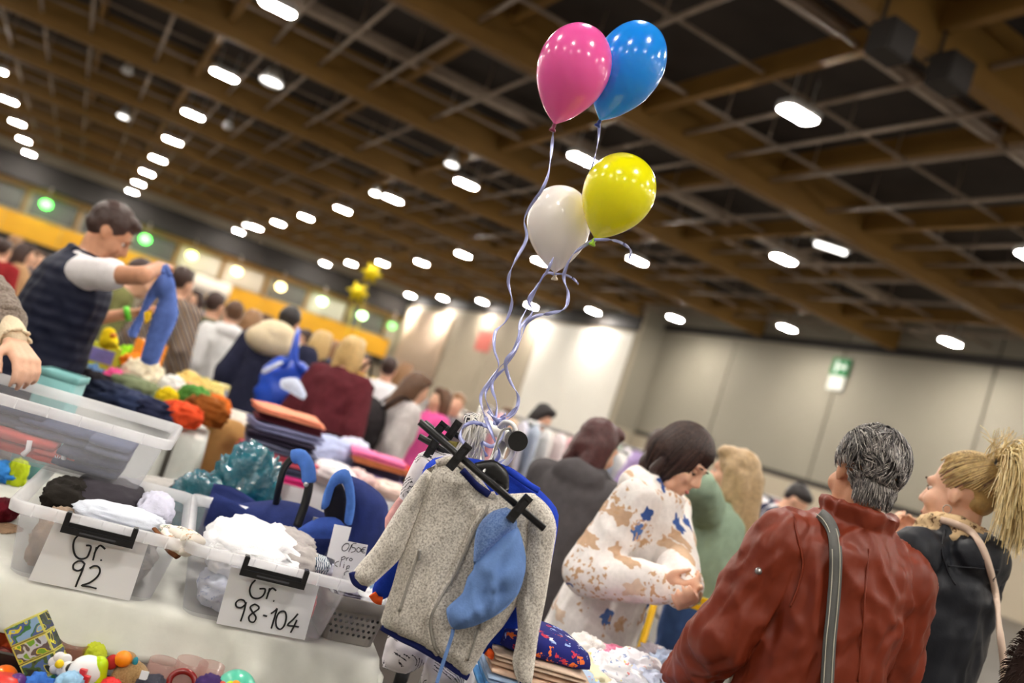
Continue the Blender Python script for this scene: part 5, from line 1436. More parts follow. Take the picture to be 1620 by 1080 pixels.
heap2 = [(142, 612, 4.0, .10, .06, (40, 36, 42), 'black'), (172, 630, 3.95, .10, .05, (48, 56, 80), 'slate blue'), (212, 610, 4.15, .13, .06, (122, 132, 100), 'sage green'), (205, 640, 3.9, .13, .05, (44, 54, 84), 'navy'), (250, 650, 3.85, .09, .05, (40, 44, 70), 'dark blue'), (290, 648, 3.9, .08, .05, (222, 78, 40), 'orange red'), (265, 625, 4.1, .05, .05, (240, 210, 30), 'yellow'), (180, 595, 4.4, .05, .06, (230, 90, 150), 'pink'), (228, 588, 4.5, .09, .09, (236, 226, 200), 'cream'), (225, 572, 4.6, .09, .05, (236, 130, 30), 'orange'), (200, 560, 4.7, .05, .07, (150, 214, 40), 'lime'), (165, 572, 4.6, .07, .06, (196, 206, 80), 'yellow green'), (150, 585, 4.5, .06, .06, (110, 150, 196), 'light blue'), (310, 620, 4.2, .07, .05, (90, 150, 70), 'green'), (300, 600, 4.6, .08, .06, (230, 200, 120), 'pale yellow'), (330, 610, 4.7, .09, .07, (214, 196, 120), 'straw'), (345, 632, 4.5, .07, .05, (214, 110, 40), 'amber'), (185, 640, 3.9, .05, .03, (220, 140, 40), 'mustard'), (325, 655, 4.1, .09, .06, (150, 84, 30), 'brown'), (275, 605, 4.5, .06, .05, (240, 240, 236), 'white')]
for k, (px, py, d, r, h, c, nm) in enumerate(heap2):
    p = P(px, py, d); b = max(T2z+.002, p.z-h*1.4) if px < 296 else .946
    top(lump((p.x, p.y, b), (r, r*.9, max(h, (p.z-b)*.6)), k*.7, 80+k, .3), 'garment', cloth('h2_%d' % k, c), nm+' garment in the heap on the white draped table', 'clothing', 'heap on the white draped table')
T2b = P(285, 632, 4.75); make_table('second toy table behind the white draped one', V((T2b.x, T2b.y, 0)), E1, E2, .46, .42, .94, cloth('toycloth', (214, 206, 196), .04), .3, 31, cl_label='pale cloth over the second toy table')
yt = thing('yellow_duck', 'yellow plush duck standing on the toy heap', 'toy', P(172, 545, 4.3)-V((0, 0, .1)))
link('body', fuse(MB().ell(P(172, 540, 4.3), (.045, .05, .045)).ell(P(172, 528, 4.3), (.034, .034, .034)).cap(P(178, 545, 4.25), P(186, 550, 4.2), .02, .012), .01, 3), cloth('duck_yellow', (244, 216, 24)), yt)
build(MB().cap(P(178, 530, 4.27), P(183, 531, 4.25), .012, .008), 'beak', orangep, yt)
for k, (px, py, d, c, nm) in enumerate(((160, 565, 4.5, (220, 226, 70), 'yellow green'), (140, 560, 4.6, (120, 170, 210), 'light blue'), (235, 560, 4.7, (240, 150, 40), 'orange'), (320, 590, 4.9, (100, 180, 90), 'green'), (355, 600, 4.9, (236, 220, 150), 'cream'), (300, 632, 4.3, (236, 90, 50), 'red orange'))):
    p = P(px, py, d); t = thing('toy_box', nm+' toy carton standing on the toy table', 'toy box', V((p.x, p.y, .946 if px > 299 else p.z-.07)), .3*k, 'toy cartons')
    build(MB().box((0, 0, .07), (.16, .06, .14)), 'carton', mat('carton_%d' % k, c, .4, 0, 30, .1), t, False, False); build(MB().box((0, -.031, .08), (.11, .002, .07)), 'picture', mat('carton_p%d' % k, tuple(255-x//2 for x in c), .4, 0, 60, .3), t, False, False)
# table with stacks of folded clothes
T3a, T3b = PZ(415, 742, .80), PZ(655, 800, .80)
e3 = (T3b-T3a).normalized(); f3 = V((-e3.y, e3.x, 0))
make_table('white draped table with stacks of folded clothes', V((T3a.x, T3a.y, 0)), e3, f3, (T3b-T3a).length+.5, .72, .80, cloth('drape_white', (226, 226, 232), .03), .35, 11, cl_label='white cloth over the folded clothes table')
def stack(px, py, cols, w_, d_, rz, group, where, seed):
    p = PZ(px, py, .805); z = .805
    for k, (c, nm, h) in enumerate(cols):
        o = top(folded((p.x+rnd.uniform(-.015, .015), p.y+rnd.uniform(-.015, .015), z), w_*rnd.uniform(.9, 1.05), d_, h, rz+rnd.uniform(-.12, .12), 2, seed+k), 'folded_garment', cloth('st_%d_%d' % c[:2] + str(c[2]), c), '%s folded garment, number %s from the top of %s' % (nm, ('one', 'two', 'three', 'four', 'five', 'six', 'seven', 'eight')[len(cols)-1-k], where), 'clothing', group)
        z += h
stack(424, 752, [((236, 60, 140), 'hot pink', .035), ((70, 72, 96), 'slate', .04), ((224, 96, 116), 'rose', .045), ((110, 112, 140), 'grey violet', .04), ((46, 40, 58), 'dark plum', .04), ((140, 142, 182), 'lavender grey', .045), ((96, 40, 52), 'maroon', .035), ((240, 150, 120), 'salmon', .035)], .34, .28, TRZ+.1, 'stack of folded clothes under the blue bag', 'the stack under the blue bag', 100)
stack(585, 768, [((60, 50, 76), 'aubergine', .04), ((110, 90, 140), 'mauve', .035), ((52, 44, 66), 'dark violet', .04), ((196, 120, 80), 'tan', .03), ((236, 120, 170), 'pink', .035)], .30, .26, TRZ-.1, 'stack of folded clothes with a pink top', 'the stack with pink on top', 120)
for k, (px, py, r, h, c, nm) in enumerate(((515, 742, .16, .09, (186, 196, 232), 'pale blue'), (520, 762, .15, .05, (242, 236, 238), 'white'), (560, 772, .09, .05, (232, 196, 196), 'blush'), (610, 785, .10, .04, (244, 214, 204), 'peach'), (630, 765, .10, .06, (196, 60, 48), 'red'), (640, 780, .08, .05, (60, 56, 80), 'dark'), (395, 735, .06, .06, (240, 200, 40), 'yellow'), (412, 745, .05, .05, (236, 150, 60), 'orange'), (660, 790, .10, .06, (214, 180, 90), 'ochre'), (545, 748, .10, .1, (214, 214, 238), 'lilac white'))):
    p = PZ(px, py, .805); top(lump((p.x, p.y, .805), (r, r*.8, h), k, 140+k, .25), 'garment', cloth('t3_%d' % k, c), nm+' garment lying loose on the folded clothes table', 'clothing', 'loose garments on the folded clothes table')
# near right table: printed fabric, folded trousers and a pale heap
T5Z = .84
T5a = P(770, 1030, 2.12); T5 = V((T5a.x, T5a.y, 0))
e5 = heading(84); f5 = V((-e5.y, e5.x, 0))
make_table('table with the pale heap of baby clothes', T5-f5*.05, e5, f5, .50, .46, T5Z, cloth('drape2', (220, 220, 224), .03), .2, 15, cl_label='white cloth under the pale heap of baby clothes')
def on5(px, py, z): p = PZ(px, py, z); return p
space = dotted('space_print', (34, 38, 110), [(240, 240, 244), (240, 120, 60), (210, 60, 80), (150, 170, 220)], 42, .34, 0, 1, .95)
p = on5(838, 1062, T5Z+.06); z = T5Z+.003
for nm, lab, c, h in (('folded_trousers', 'light blue trousers at the bottom of the small stack', (96, 160, 220), .035), ('folded_leggings', 'pale blue leggings in the small stack', (170, 196, 230), .02), ('folded_pyjamas', 'peach pyjamas in the small stack', (232, 200, 176), .03), ('folded_tights', 'beige tights below the printed fabric', (214, 190, 170), .02)):
    top(folded((p.x, p.y, z), .22, .20, h, -YAW+.15, 2, 160+int(h*1000)), nm, cloth('s5'+nm, c), lab, 'clothing'); z += h
top(folded((p.x, p.y+.01, z), .21, .19, .05, -YAW+.2, 1, 171, .03), 'printed_fabric', space, 'navy fabric printed with small rockets and planets on the stack', 'clothing')
pale = [(905, 1035, .06, (236, 226, 190), 'pale yellow'), (925, 1060, .07, (240, 232, 200), 'cream dotted'), (945, 1025, .06, (232, 150, 180), 'pink'), (965, 1050, .07, (238, 236, 240), 'white'), (990, 1070, .07, (200, 200, 210), 'light grey'), (985, 1035, .06, (214, 120, 150), 'rose'), (1010, 1045, .07, (240, 238, 244), 'snow white'), (1025, 1070, .07, (206, 214, 236), 'pale blue'), (1050, 1060, .06, (200, 150, 210), 'lilac'), (1060, 1045, .06, (186, 200, 226), 'sky'), (1075, 1068, .06, (190, 220, 200), 'mint'), (950, 1075, .07, (226, 222, 226), 'pearl'), (905, 1070, .07, (190, 210, 236), 'baby blue'), (930, 1015, .05, (244, 240, 236), 'ivory'), (1040, 1030, .05, (236, 230, 240), 'pale mauve')]
for k, (px, py, r, c, nm) in enumerate(pale):
    p = on5(px, py, T5Z+.07-.015*(k % 3)); m_ = dotted('pale_%d' % k, c, [(236, 150, 150), (150, 170, 210), (240, 220, 120)], 40, .25) if k % 3 == 0 else cloth('pale_%d' % k, c, .05)
    top(lump((p.x, p.y, T5Z+.003), (r, r*.9, max(.025, (p.z-T5Z)*.6)), k, 180+k, .35, 2.6), 'baby_garment', m_, nm+' baby garment in the pale heap', 'clothing', 'pale heap of baby clothes')
# small yellow perforated tray behind the floral hoodie
yb = P(1118, 958, 3.4); t = thing('yellow_barrier', 'yellow perforated plastic barrier strip behind the table', 'barrier', V((yb.x, yb.y, 0)), -YAW-.1)
yl = mat('bright_yellow', (250, 196, 20), .4, 0, 30, .04)
bb = build(MB().box((0, 0, yb.z), (.42, .02, .05)), 'strip', yl, t, False, False); h0 = None
holes = MB()
for k in range(-6, 7):
    if abs(k) != 6: holes.tube([(k*.03, -.03, yb.z), (k*.03, .03, yb.z)], .008, 8)
cut(bb, holes)
for sx in (-1, 1): build(MB().tube([(sx*.19, .01, 0), (sx*.19, .01, yb.z+.02)], .014, 8), 'post', yl, t, True, False)
# distant stalls: rails of hanging clothes and heaps seen between the people
def rail(label, px, py, d, n, cols, w_=.9, seed=0):
    c = P(px, py, d); z = c.z
    t = thing('garment_rail', label, 'clothes rack', V((c.x, c.y, 0)), -YAW+.2)
    build(MB().tube([(-w_/2, 0, z), (w_/2, 0, z)], .015, 8), 'rail', M_chrome, t, True, False)
    for sx in (-1, 1):
        build(MB().tube([(sx*w_/2, 0, .03), (sx*w_/2, 0, z)], .015, 8), 'post', M_chrome, t, True, False); build(MB().tube([(sx*w_/2, -.25, .03), (sx*w_/2, .25, .03)], .02, 8), 'foot', M_blackp, t, True, False)
    M_ = FRAME[t.name]
    for k in range(n):
        x = -w_/2+.06+(w_-.12)*k/(n-1); c_, nm = cols[k % len(cols)]
        mb = MB(); hgt = .42+.1*((k*7) % 3)
        mb.loft([[M_ @ V((x+.028*sc*math.cos(a)+.01*math.sin(z_*9+k), .19*ss*math.sin(a), z-z_)) for a in [2*math.pi*i/12 for i in range(12)]] for z_, sc, ss in ((.01, .5, .25), (.05, .9, .85), (.10, 1, 1.0), (.25, 1.1, .9), (hgt-.02, 1.25, .95), (hgt, .9, .9))])
        top(mb, 'hanging_garment', cloth('r%d_%d' % (seed, k % len(cols)), c_), nm+' garment hanging on the '+label.split(' rail')[0].split()[-1]+' rail', 'clothing', 'garments on distant rails')
pastel = [((236, 224, 226), 'off white'), ((232, 180, 190), 'pink'), ((226, 200, 170), 'sand'), ((214, 214, 230), 'pale lilac'), ((190, 200, 214), 'pale blue'), ((240, 236, 232), 'white')]
rail('garment rail of pastel clothes by the white panel', 880, 680, 7.2, 12, pastel, 1.3, 1)
rail('second rail behind the grey hoodie', 1010, 712, 7.6, 9, [((176, 150, 200), 'lavender'), ((96, 90, 110), 'grey'), ((150, 170, 150), 'sage'), ((226, 220, 226), 'off white')], .9, 2)
rail('third rail by the grey wall', 1215, 785, 7.4, 10, [((226, 224, 230), 'white'), ((36, 44, 78), 'navy'), ((214, 120, 130), 'pink'), ((230, 226, 222), 'ivory')], .7, 3)
rail('fourth rail beside the striped shopper', 745, 655, 8.5, 9, [((200, 70, 80), 'red'), ((230, 190, 190), 'blush'), ((90, 80, 100), 'grey'), ((236, 226, 216), 'cream')], .9, 4)
rail('fifth rail near the far corner', 1460, 845, 6.5, 8, [((150, 140, 160), 'grey'), ((90, 90, 110), 'slate'), ((190, 170, 160), 'taupe')], .7, 5)
for j, (pxa, pxb, py, d, lab) in enumerate(((690, 790, 742, 6.2, 'far stall table heaped with bright clothes'), (1120, 1240, 905, 5.0, 'stall table behind the sage hoodie'), (20, 130, 470, 8.5, 'far stall table by the left crowd'), (890, 1000, 755, 5.6, 'stall table behind the grey hoodie'))):
    a, b = P(pxa, py, d), P(pxb, py+(pxb-pxa)*.327, d); z = .78
    e = (b-a); e.z = 0; L_ = e.length; e.normalize(); f = V((-e.y, e.x, 0))
    make_table(lab, V((a.x, a.y, 0)), e, f, L_, .8, z, cloth('stallcloth', (206, 200, 196), .04), .3, 20+j, cl_label='pale cloth on the '+lab)
    for k in range(9):
        c = rnd.choice([(226, 120, 160), (240, 236, 232), (196, 70, 60), (90, 110, 170), (236, 200, 90), (120, 80, 130), (214, 190, 180), (70, 150, 150)]); p = a+e*L_*(k+.5)/9+f*rnd.uniform(.15, .6)
        nm = {226: 'pink', 240: 'white', 196: 'red', 90: 'blue', 236: 'yellow', 120: 'purple', 214: 'beige', 70: 'teal'}[c[0]]
        top(lump((p.x, p.y, z+.004), (.13, .11, rnd.uniform(.05, .13)), k, 220+k+j*9, .3, n=20, m=12), 'garment', cloth('far_'+nm, c), nm+' garment heaped on the '+lab, 'clothing', 'heap on the '+lab)
# ================================================================== people
HB = hairmat('dark_brown', (62, 42, 36)); HB2 = hairmat('brown', (96, 66, 44)); HBL = hairmat('blonde', (206, 172, 112)); HK = hairmat('black', (34, 28, 28)); HBU = hairmat('burgundy', (74, 34, 34)); HLB = hairmat('light_brown', (150, 110, 74))
jeans = cloth('jeans_blue', (70, 100, 160)); jeansd = cloth('jeans_dark', (44, 54, 84)); blk = cloth('trousers_black', (30, 28, 32)); gry = cloth('trousers_grey', (132, 126, 124))
def headloc(info, p): return info['M'] @ ((info['HM'] @ V(p))*info['s'])
def ellip(th, ph, r, c):                               # th from the crown, ph from the face round to the right
    return V((c[0]+r[0]*math.sin(th)*math.sin(ph), c[1]+r[1]*math.sin(th)*math.cos(ph), c[2]+r[2]*math.cos(th)))
def add_hair(root, info, curves, r0, r1, mats, n=3, nm='hair_strands'):
    s_ = info['s']; HM = info['HM']
    cs = [[(HM @ V(p))*s_ for p in c] for c in curves]
    return build(strands(cs, r0, r1, len(mats), n), nm, mats, root, True, False)

# --- grey haired man in the rust jacket
rust = mat('rust_nylon', (118, 44, 22), .46, .32, 16, .10, spec=.35, dist=.012, detail=2)
man, mi = person(P(1370, 752, 2.25), -7, 'grey haired person in a rust red jacket seen from behind', ('none', None), skin=SK2, look=(3, 6, 0), vox=.0075, wide=.92, shz=1.352,
    arms=((-.23, .20, .90), (.17, .28, 1.02)), elbow=((-.5, -.6, -.8), (.35, -.5, -.8)), legs=(jeansd, .012, 't'),
    tops=[dict(mat=rust, g=.030, hem=.74, collar=.075, wr=(.010, 15, (1, 1, .5), .7), vox=.007, it=2, seed=4)])
rr = random.Random(11); cs = []
cc_, cr_ = (0, -.016, .038), (.079, .098, .090)
for k in range(3600):
    th = math.acos(1-rr.random()*1.88); ph = rr.uniform(-math.pi, math.pi)
    if abs(ph) < .95 and th > .85: continue
    if th > 1.7 and abs(ph) < 1.75: continue
    p = ellip(th, ph, cr_, cc_)
    if abs(p.x) > .07 and -.03 < p.y < .03 and p.z < .02: continue
    clump = noise.noise_vector(p*30)*1.1
    L_ = rr.uniform(.026, .044)*(1.3 if th < 1.0 else .9); c = [p*.985]
    tdir = (V((p.x*2, -.5, -.75)) + clump*1.3).normalized()
    q = p.copy()
    for j in range(5):
        q = q + (tdir + clump*.15*j + V((0, 0, -.12*j)))*L_/5
        v_ = q-V(cc_); k_ = math.sqrt((v_.x/cr_[0])**2+(v_.y/cr_[1])**2+(v_.z/cr_[2])**2); tgt = 1.04+.05*math.sin(j*.9+clump.x*6)
        q = V(cc_)+v_*(tgt/k_) if k_ < tgt else V(cc_)+v_*(min(k_, 1.11)/k_)
        c.append(q.copy())
    cs.append(c)
for k in range(900):                                   # short hair down the nape
    ph = math.pi+rr.uniform(-1.35, 1.35); th = rr.uniform(1.2, 2.35)
    p = ellip(th, ph, (.060, .050, .056), (0, -.046, -.020)); c = [p*.99]; q = p.copy(); v_ = noise.noise_vector(p*34)*.5
    for j in range(4):
        q = q+V((v_.x, -.10+v_.y*.3, -1)).normalized()*.0065; c.append(q.copy())
    cs.append(c)
g1, g2, g3, g4 = (hairmat('grey_%d' % i, c) for i, c in enumerate(((84, 80, 80), (128, 122, 118), (58, 54, 56), (196, 190, 184))))
add_hair(man, mi, cs, .0019, .0007, [g1, g2, g3, g2, g4])
HMm = mi['HM']; cap0 = MB().ell(HMm @ V((0, -.022, .046)), (.0765, .0925, .083), mi['R3']).ell(HMm @ V((0, -.046, -.020)), (.058, .047, .052), mi['R3'])
link('hair', fuse(cap0.xf(lambda p: p*mi['s']), .006, 2), g1, man, True, False)
# bag strap over his back
strapm = mat('grey_strap', (92, 92, 90), .6, .2, 60, .08)
bpy.context.view_layer.update()
mj = [c for c in man.children if c.name.startswith('jacket')]
pts = lay([(1296, 812), (1308, 822), (1318, 842), (1322, 875), (1321, 920), (1317, 970), (1312, 1020), (1308, 1090)], mj, .011)
stp = top(strip(pts, .030, lambda i: -FW, .004), 'bag_strap', strapm, 'grey stitched bag strap over the rust red jacket', 'strap')
for off in (-.009, .009):
    build(strip([p-FW*.003+CR*off for p in pts], .0022, lambda i: -FW, .001), 'stitching', mat('stitch', (190, 186, 170), .8, 0, 30, .05), stp)
seam = lay([(1375, 868), (1372, 900), (1368, 940), (1366, 980), (1362, 1030), (1358, 1078)], mj, .002)
build(MB().tube(seam, .0028, 6), 'back_seam', rust, man)
bt = raycast(1200, 903, mj)
if bt: build(MB().ell(bt[0], (.009, .009, .009)).ell(bt[0]-FW*.006, (.005, .004, .005)), 'snap_button', M_chrome, man)
sl_ = lay([(1255, 815), (1262, 850), (1270, 890), (1262, 930), (1250, 960)], mj, .002)
build(MB().tube(sl_, .003, 6), 'sleeve_seam', rust, man)

# --- blonde in the black jacket
blackj = cloth('black_softshell', (34, 36, 42), .12, .2, 120, rough=.5)
bl, bi = person(P(1522, 784, 2.58), -34, 'person in a black jacket and leopard scarf with a blonde ponytail', ('none', None), look=(-6, 6, 0), vox=.0075, female=True, wide=1.04, feats=True,
    arms=(P(1428, 872, 2.88), P(1440, 880, 2.96)), elbow=((-.9, -.3, -.8), (.6, -.4, -.9)), curl=(.75, .7), palm=((.2, .2, 1), (-.2, .2, 1)), legs=(jeansd, .01, 't'),
    tops=[dict(mat=blackj, g=.024, hem=.80, hood=True, wr=(.009, 11, (1, 1, .7), .5), vox=.008, seed=9)])
cs = []; rr = random.Random(5); knot = V((0, -.088, .092))
for k in range(1500):
    ph = rr.uniform(.1, 2.95)*(1 if k % 2 else -1); th = rr.uniform(.3, 1.0) if abs(ph) < .9 else rr.uniform(.3, 1.9)
    th = min(th, .98+1.3*max(0, abs(ph)-.55))
    p0 = ellip(th, ph, (.0775, .0965, .0905), (0, -.014, .036)); c = []
    for j in range(7):
        t = j/6; q = p0.lerp(knot, t); v_ = q-V((0, -.014, .036)); kk = math.sqrt((v_.x/.0775)**2+(v_.y/.0965)**2+(v_.z/.0905)**2)
        if kk < 1.05: q = V((0, -.014, .036))+v_*(1.05/max(kk, .05))
        c.append(q)
    cs.append(c)
b1_, b2_, b3_, b4_ = (hairmat('blonde_%d' % i, c) for i, c in enumerate(((220, 196, 138), (190, 160, 104), (240, 222, 172), (112, 82, 54))))
add_hair(bl, bi, cs, .0017, .0010, [b1_, b2_, b4_, b2_])
cs = []
for k in range(1700):
    a = rr.uniform(0, 2*math.pi); sp_ = abs(rr.gauss(.95, .40)); L_ = rr.uniform(.14, .26)
    dv = V((math.cos(a)*sp_*.9, -.8, math.sin(a)*sp_*.8+.35)).normalized(); q = knot+V((rr.gauss(0, .012), 0, rr.gauss(0, .016))); c = [q.copy()]
    for j in range(8):
        q = q+dv*L_/8; dv = (dv+V((0, .05, -.34-.05*sp_))+noise.noise_vector(q*30+V((k*.01, 0, 0)))*.22).normalized(); c.append(q.copy())
    cs.append(c)
for k in range(45):
    a = rr.uniform(0, 2*math.pi); q = knot+V((rr.gauss(0, .03), .02, .02)); dv = V((math.cos(a)*.8, -.4, abs(math.sin(a))+.3)).normalized(); c = [q.copy()]
    for j in range(6):
        q = q+dv*.018; dv = (dv+V((rr.gauss(0, .25), rr.gauss(0, .25), -.1))).normalized(); c.append(q.copy())
    cs.append(c)
add_hair(bl, bi, cs, .0019, .0008, [b1_, b2_, b3_, b1_], nm='ponytail')
capb = MB().ell(bi['HM'] @ V((0, -.026, .044)), (.0755, .088, .0845), bi['R3']).ell(bi['HM'] @ V((0, -.045, .0)), (.058, .046, .05), bi['R3']).cap(bi['HM'] @ V((0, -.085, .085)), bi['HM'] @ V((0, -.15, .09)), .022, .034)
link('hair', fuse(capb.xf(lambda p: p*bi['s']), .006, 2), b2_, bl, True, False)
build(MB().tube([(bi['HM'] @ (knot+V((.026*math.cos(a), .004, .026*math.sin(a)))))*bi['s'] for a in [2*math.pi*k/16 for k in range(17)]], .006, 8), 'hair_tie', M_blackp, bl, True, False)
ear = bi['HM'] @ V((-.082, .0, -.042))
build(MB().tube([(ear+V((0, .012*math.cos(a), .012*math.sin(a)-.01)))*bi['s'] for a in [2*math.pi*k/14 for k in range(15)]], .0014, 6), 'earring', M_chrome, bl, True, False)
leo = dotted('leopard_scarf', (206, 178, 138), [(60, 40, 26), (90, 62, 40), (120, 88, 58)], 52, .36, 0, 1, .85)
Tb = bi['T']; sc_ = MB()
for j, (rz_, z, r_) in enumerate(((.083, 1.445, .030), (.078, 1.475, .027), (.088, 1.42, .026))):
    sc_.tube([(Tb((rz_*math.cos(a), -.004+(rz_+.004)*math.sin(a), z+.012*math.sin(a*2+j)))) for a in [2*math.pi*k/28 for k in range(29)]], r_, 12)
me = fuse(sc_.xf(lambda p: p*bi['s']), .007, 2); wrinkle(me, .005, 26, 3)
tag(link('scarf', me, leo, bl, True, False), 'leopard print scarf')
pts_s = MB()
bpy.context.view_layer.update()
bj = [c for c in bl.children if c.name.startswith('jacket') or c.name.startswith('scarf')]
pts = lay([(1488, 822), (1510, 828), (1535, 840), (1552, 862), (1566, 900), (1576, 945), (1582, 1000), (1588, 1050), (1590, 1092)], bj, .006, fall=2.35)
top(strip(pts, .019, lambda i: -FW, .004), 'bag_strap', mat('cream_strap', (214, 190, 172), .6, .15, 80, .05), 'cream leather bag strap over the black jacket', 'strap')
build(MB().tube(lay([(1495, 838), (1490, 870), (1500, 905), (1512, 925)], bj, .002), .0024, 6), 'shoulder_seam', blackj, bl)
build(MB().tube(lay([(1500, 895), (1540, 898), (1580, 902)], bj, .002), .0024, 6), 'yoke_seam', blackj, bl)
wl = P(1444, 850, 2.82); t = thing('wallet', 'dark grey wallet held up by the person in the black jacket', 'wallet', wl)
build(MB().box(wl, (.075, .02, .045), Matrix.Rotation(-YAW, 3, 'Z') @ Matrix.Rotation(-.35, 3, 'Y')), 'cover', cloth('wallet_grey', (84, 80, 84)), t, False)
build(MB().box(wl+V((0, 0, .003)), (.068, .023, .004), Matrix.Rotation(-YAW, 3, 'Z') @ Matrix.Rotation(-.35, 3, 'Y')), 'inner_fold', cloth('wallet_dark', (50, 48, 52)), t, False)
# dark furry bag at the frame edge
ff = MB(); fc = P(1640, 1060, 2.1)
bg = thing('fur_bag', 'dark brown fur shoulder bag with a pink edge', 'bag', fc-V((0, 0, .15)))
link('bag_body', fuse(MB().ell(fc, (.07, .05, .11)).ell(fc+V((0, 0, -.05)), (.08, .055, .09)), .01, 3), cloth('fur_brown', (52, 38, 34)), bg)
for k in range(700):
    a, b = rr.uniform(0, 6.28), math.acos(rr.uniform(-1, 1)); v_ = V((math.sin(b)*math.cos(a), math.sin(b)*math.sin(a), math.cos(b))); q = fc+V((v_.x*.07, v_.y*.05, v_.z*.11))
    ff.tube([q, q+v_*.012+V((0, 0, -.004)), q+v_*.018+V((0, 0, -.012))], [.002, .0014, .0005], 3, False)
build(ff, 'fur', cloth('fur_brown', (52, 38, 34)), bg); build(MB().cap(P(1622, 1075, 2.08), P(1640, 1092, 2.08), .03, .03), 'pink_edge', cloth('pink_edge', (214, 130, 130)), bg)

# --- woman in the floral hoodie
def floral():
    if 'floral_hoodie' in MC: return MC['floral_hoodie']
    m = dotted('floral_hoodie', (240, 234, 230), [(62, 92, 156), (212, 180, 150), (84, 116, 176), (206, 172, 142), (226, 202, 180)], 10.5, .25, 5, 1, .80, (1.0, -.55))
    nt = m.node_tree; L = nt.links.new; b = nt.nodes['Principled BSDF']
    old = b.inputs['Base Color'].links[0].from_socket
    tc = node(nt, 'ShaderNodeTexCoord'); v2 = node(nt, 'ShaderNodeTexNoise'); v2.inputs['Scale'].default_value = 62; L(tc.outputs['Object'], v2.inputs['Vector'])
    nz = node(nt, 'ShaderNodeTexNoise'); nz.inputs['Scale'].default_value = 8.5; L(tc.outputs['Object'], nz.inputs['Vector'])
    a = node(nt, 'ShaderNodeMath', operation='LESS_THAN'); L(v2.outputs[0], a.inputs[0]); a.inputs[1].default_value = .44
    g = node(nt, 'ShaderNodeMath', operation='GREATER_THAN'); L(nz.outputs[0], g.inputs[0]); g.inputs[1].default_value = .56
    mu = node(nt, 'ShaderNodeMath', operation='MULTIPLY'); L(a.outputs[0], mu.inputs[0]); L(g.outputs[0], mu.inputs[1])
    mx = node(nt, 'ShaderNodeMix', data_type='RGBA'); L(mu.outputs[0], mx.inputs[0]); L(old, mx.inputs[6]); mx.inputs[7].default_value = (*lin((204, 166, 130)), 1)
    # soft mottle of a darker tone inside every printed flower
    n2 = node(nt, 'ShaderNodeTexNoise'); n2.inputs['Scale'].default_value = 70; L(tc.outputs['Object'], n2.inputs['Vector'])
    m3 = node(nt, 'ShaderNodeMix', data_type='RGBA', blend_type='MULTIPLY'); m3.inputs[0].default_value = .35; L(mx.outputs[2], m3.inputs[6]); L(ramp(nt, n2.outputs[0], [(.4, (.8, .8, .8)), (.6, (1, 1, 1))]), m3.inputs[7])
    L(m3.outputs[2], b.inputs['Base Color'])
    return m
wm, wi = person(P(1078, 728, 2.98), 122, 'person with a dark bob in a white floral hoodie looking down', ('none', None), lean=10, look=(4, 20, -6), vox=.0075, female=True, wide=1.04, feats='down',
    arms=(P(1082, 938, 2.62), P(1040, 925, 2.66)), elbow=((-.5, -.4, -1), (.35, -.35, -1)), curl=(.8, .8), palm=((.6, -.3, .5), (-.6, -.3, .5)), legs=(jeansd, .01, 't'),
    tops=[dict(mat=floral(), g=.034, hem=.52, hood=True, flare=.10, wr=(.008, 9, (1, 1, .7), .4), vox=.009, name='hoodie', seed=2)])
cs = []; rr = random.Random(9); ec, er = (0, -.016, .040), (.0835, .102, .094)
for k in range(1500):
    ph = rr.uniform(-math.pi, math.pi); th0 = rr.uniform(.02, .5); fringe = abs(ph) < .62
    end = 1.18 if fringe else 1.5
    c = [ellip(th0+(end-th0)*j/6, ph+(rr.gauss(0, .02)), tuple(x*(1.03+.03*rr.random()) for x in er), ec) for j in range(7)]
    q = c[-1].copy()
    if fringe:
        dv = V((math.sin(ph)*.1, .05, -1)); L_ = .030+rr.uniform(-.006, .008)
        for j in range(3): q = q+dv*L_/3; c.append(q.copy())
    else:
        if abs(ph) < .95: L_ = .105
        else: L_ = .135
        L_ += rr.uniform(-.018, .014); out = V((math.sin(ph), math.cos(ph), 0))
        for j in range(6):
            q = q+V((0, 0, -L_/6))+out*(.004-.0035*j); c.append(q.copy())
    cs.append(c)
w1_, w2_, w3_ = (hairmat('brunette_%d' % i, c) for i, c in enumerate(((52, 34, 30), (74, 50, 42), (34, 24, 24))))
add_hair(wm, wi, cs, .0026, .0014, [w1_, w2_, w3_])
HMw = wi['HM']; cw_ = MB().ell(HMw @ V((0, -.026, .046)), (.083, .096, .088), wi['R3'])
for sx in (-1, 1): cw_.cap(HMw @ V((sx*.062, -.02, .03)), HMw @ V((sx*.066, -.02, -.085)), .028, .024)
cw_.cap(HMw @ V((0, -.07, .02)), HMw @ V((0, -.075, -.09)), .05, .045)
link('hair', fuse(cw_.xf(lambda p: p*wi['s']), .007, 2), w1_, wm, True, False)
bwh = P(1068, 908, 2.6)

